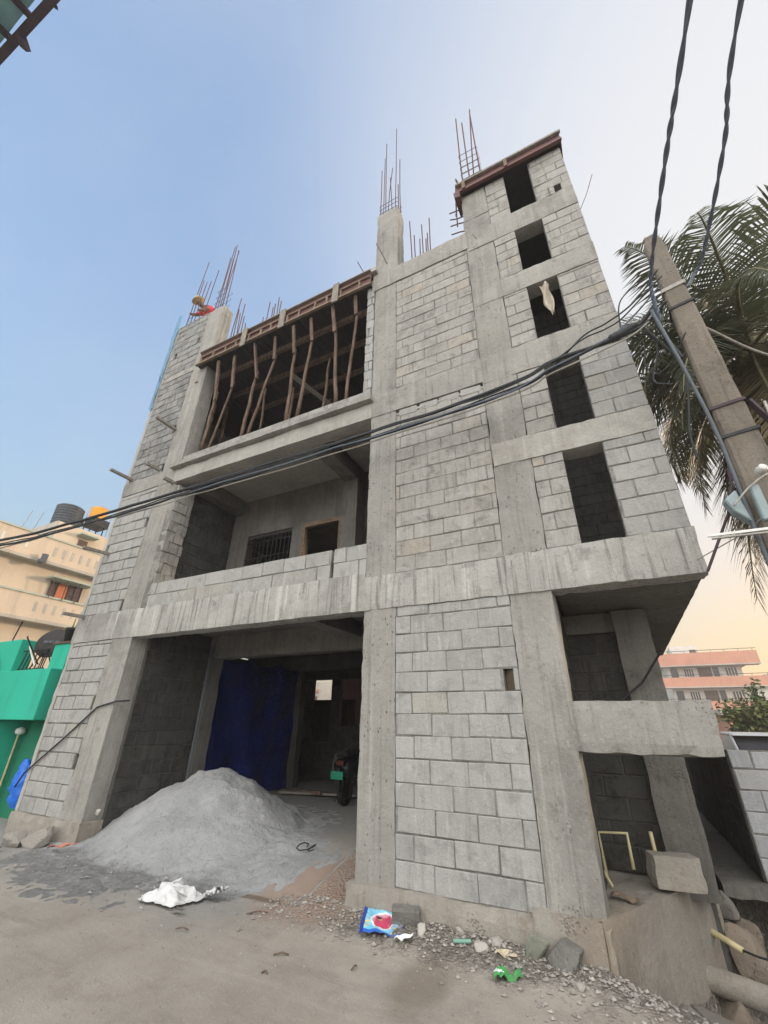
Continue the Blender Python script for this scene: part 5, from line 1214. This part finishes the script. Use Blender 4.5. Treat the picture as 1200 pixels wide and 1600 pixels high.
def cs_(prof, x0, x1, inset=0):
    n = len(prof); vs = [(x0+inset, y, z) for y, z in prof]+[(x1-inset, y, z) for y, z in prof]
    return vs, [tuple(range(n)), tuple(range(n, 2*n))[::-1]]+[(i, n+i, n+(i+1) % n, (i+1) % n) for i in range(n)]
m_ = MB(); m_.add(*cs_([(8.9, .3), (8.85, .62), (9.0, .82), (9.75, .92), (12.4, .95), (12.75, .8), (12.8, .3)], 4.5, 6.2)); m_.build('body', M['car_white'], CA, bevel=.05, smooth=False)
m_ = MB(); m_.add(*cs_([(9.6, .9), (10.25, 1.40), (11.6, 1.42), (12.3, .93)], 4.58, 6.12, .06)); m_.build('window', M['glass_dark'], CA, bevel=.03)
m_ = MB(); m_.add(*cs_([(10.05, 1.385), (10.25, 1.45), (11.55, 1.47), (11.8, 1.40)], 4.58, 6.12, .04)); m_.build('roof', M['car_white'], CA, bevel=.02)
for x in (4.58, 6.12):
    for y in (9.6, 12.1): MB().tube([(x-.1, y, .31), (x+.1, y, .31)], .31, 20).build('wheel', M['rubber'], CA)
for x in (4.62, 6.08): MB().tube([(x, 9.72, .93), (x*1.0, 10.22, 1.41)], .03, 6).build('pillar', M['car_white'], CA)
for x in (4.7, 5.75): MB().box(x, x+.3, 8.84, 8.9, .62, .74).build('headlight', M['white_paint'], CA)

CA.location.z += .142
# ---------------------------------------------------------------- overhanging canopy of the house across, top left corner
K = thing('netted_canopy', (-4.4, -5.2, 9.5), 'teal netted timber canopy jutting in at the top left corner overhead', 'canopy')
MB().beam((-5.2, -5.10, 9.5), (-1.2, -4.99, 9.5), .09, .12, jit=.01).build('edge_beam', M['rust_beam'], K)
for i in range(9): x = -5.0+.46*i; MB().beam((x, -5.05, 9.56), (x-.35, -8.0, 9.56), .06, .07, jit=.01).build('rib', M['rust_beam'], K)
MB().grid(lambda u, v: Vector((-5.4+4.2*u, -5.12-2.9*v, 9.66+.02*math.sin(u*40))), 60, 6).build('netting', M['teal_sheet'], K)
MB().beam((-2.95, -5.03, 9.48), (-2.98, -4.93, 9.38), .07, .09, jit=.01).build('bracket', M['rust_beam'], K)
MB().beam((-2.28, -5.0, 9.48), (-2.26, -4.95, 9.42), .03, .04, jit=.01).build('peg', M['rust_beam'], K)

# ---------------------------------------------------------------- evening haze
hz = MB().box(-640, 640, -640, 940, -4, 18.5).build('haze', M['cable'], None)
hmat = bpy.data.materials.new('haze_air'); hmat.use_nodes = True; ht_ = hmat.node_tree; ht_.nodes.clear()
ho_ = ht_.nodes.new('ShaderNodeOutputMaterial'); hv = ht_.nodes.new('ShaderNodeVolumePrincipled')
hv.inputs['Color'].default_value = (.93, .90, .88, 1); hv.inputs['Density'].default_value = .0022; hv.inputs['Anisotropy'].default_value = .2
ht_.links.new(hv.outputs[0], ho_.inputs['Volume'])
hz.data.materials.clear(); hz.data.materials.append(hmat); hz['kind'] = 'stuff'
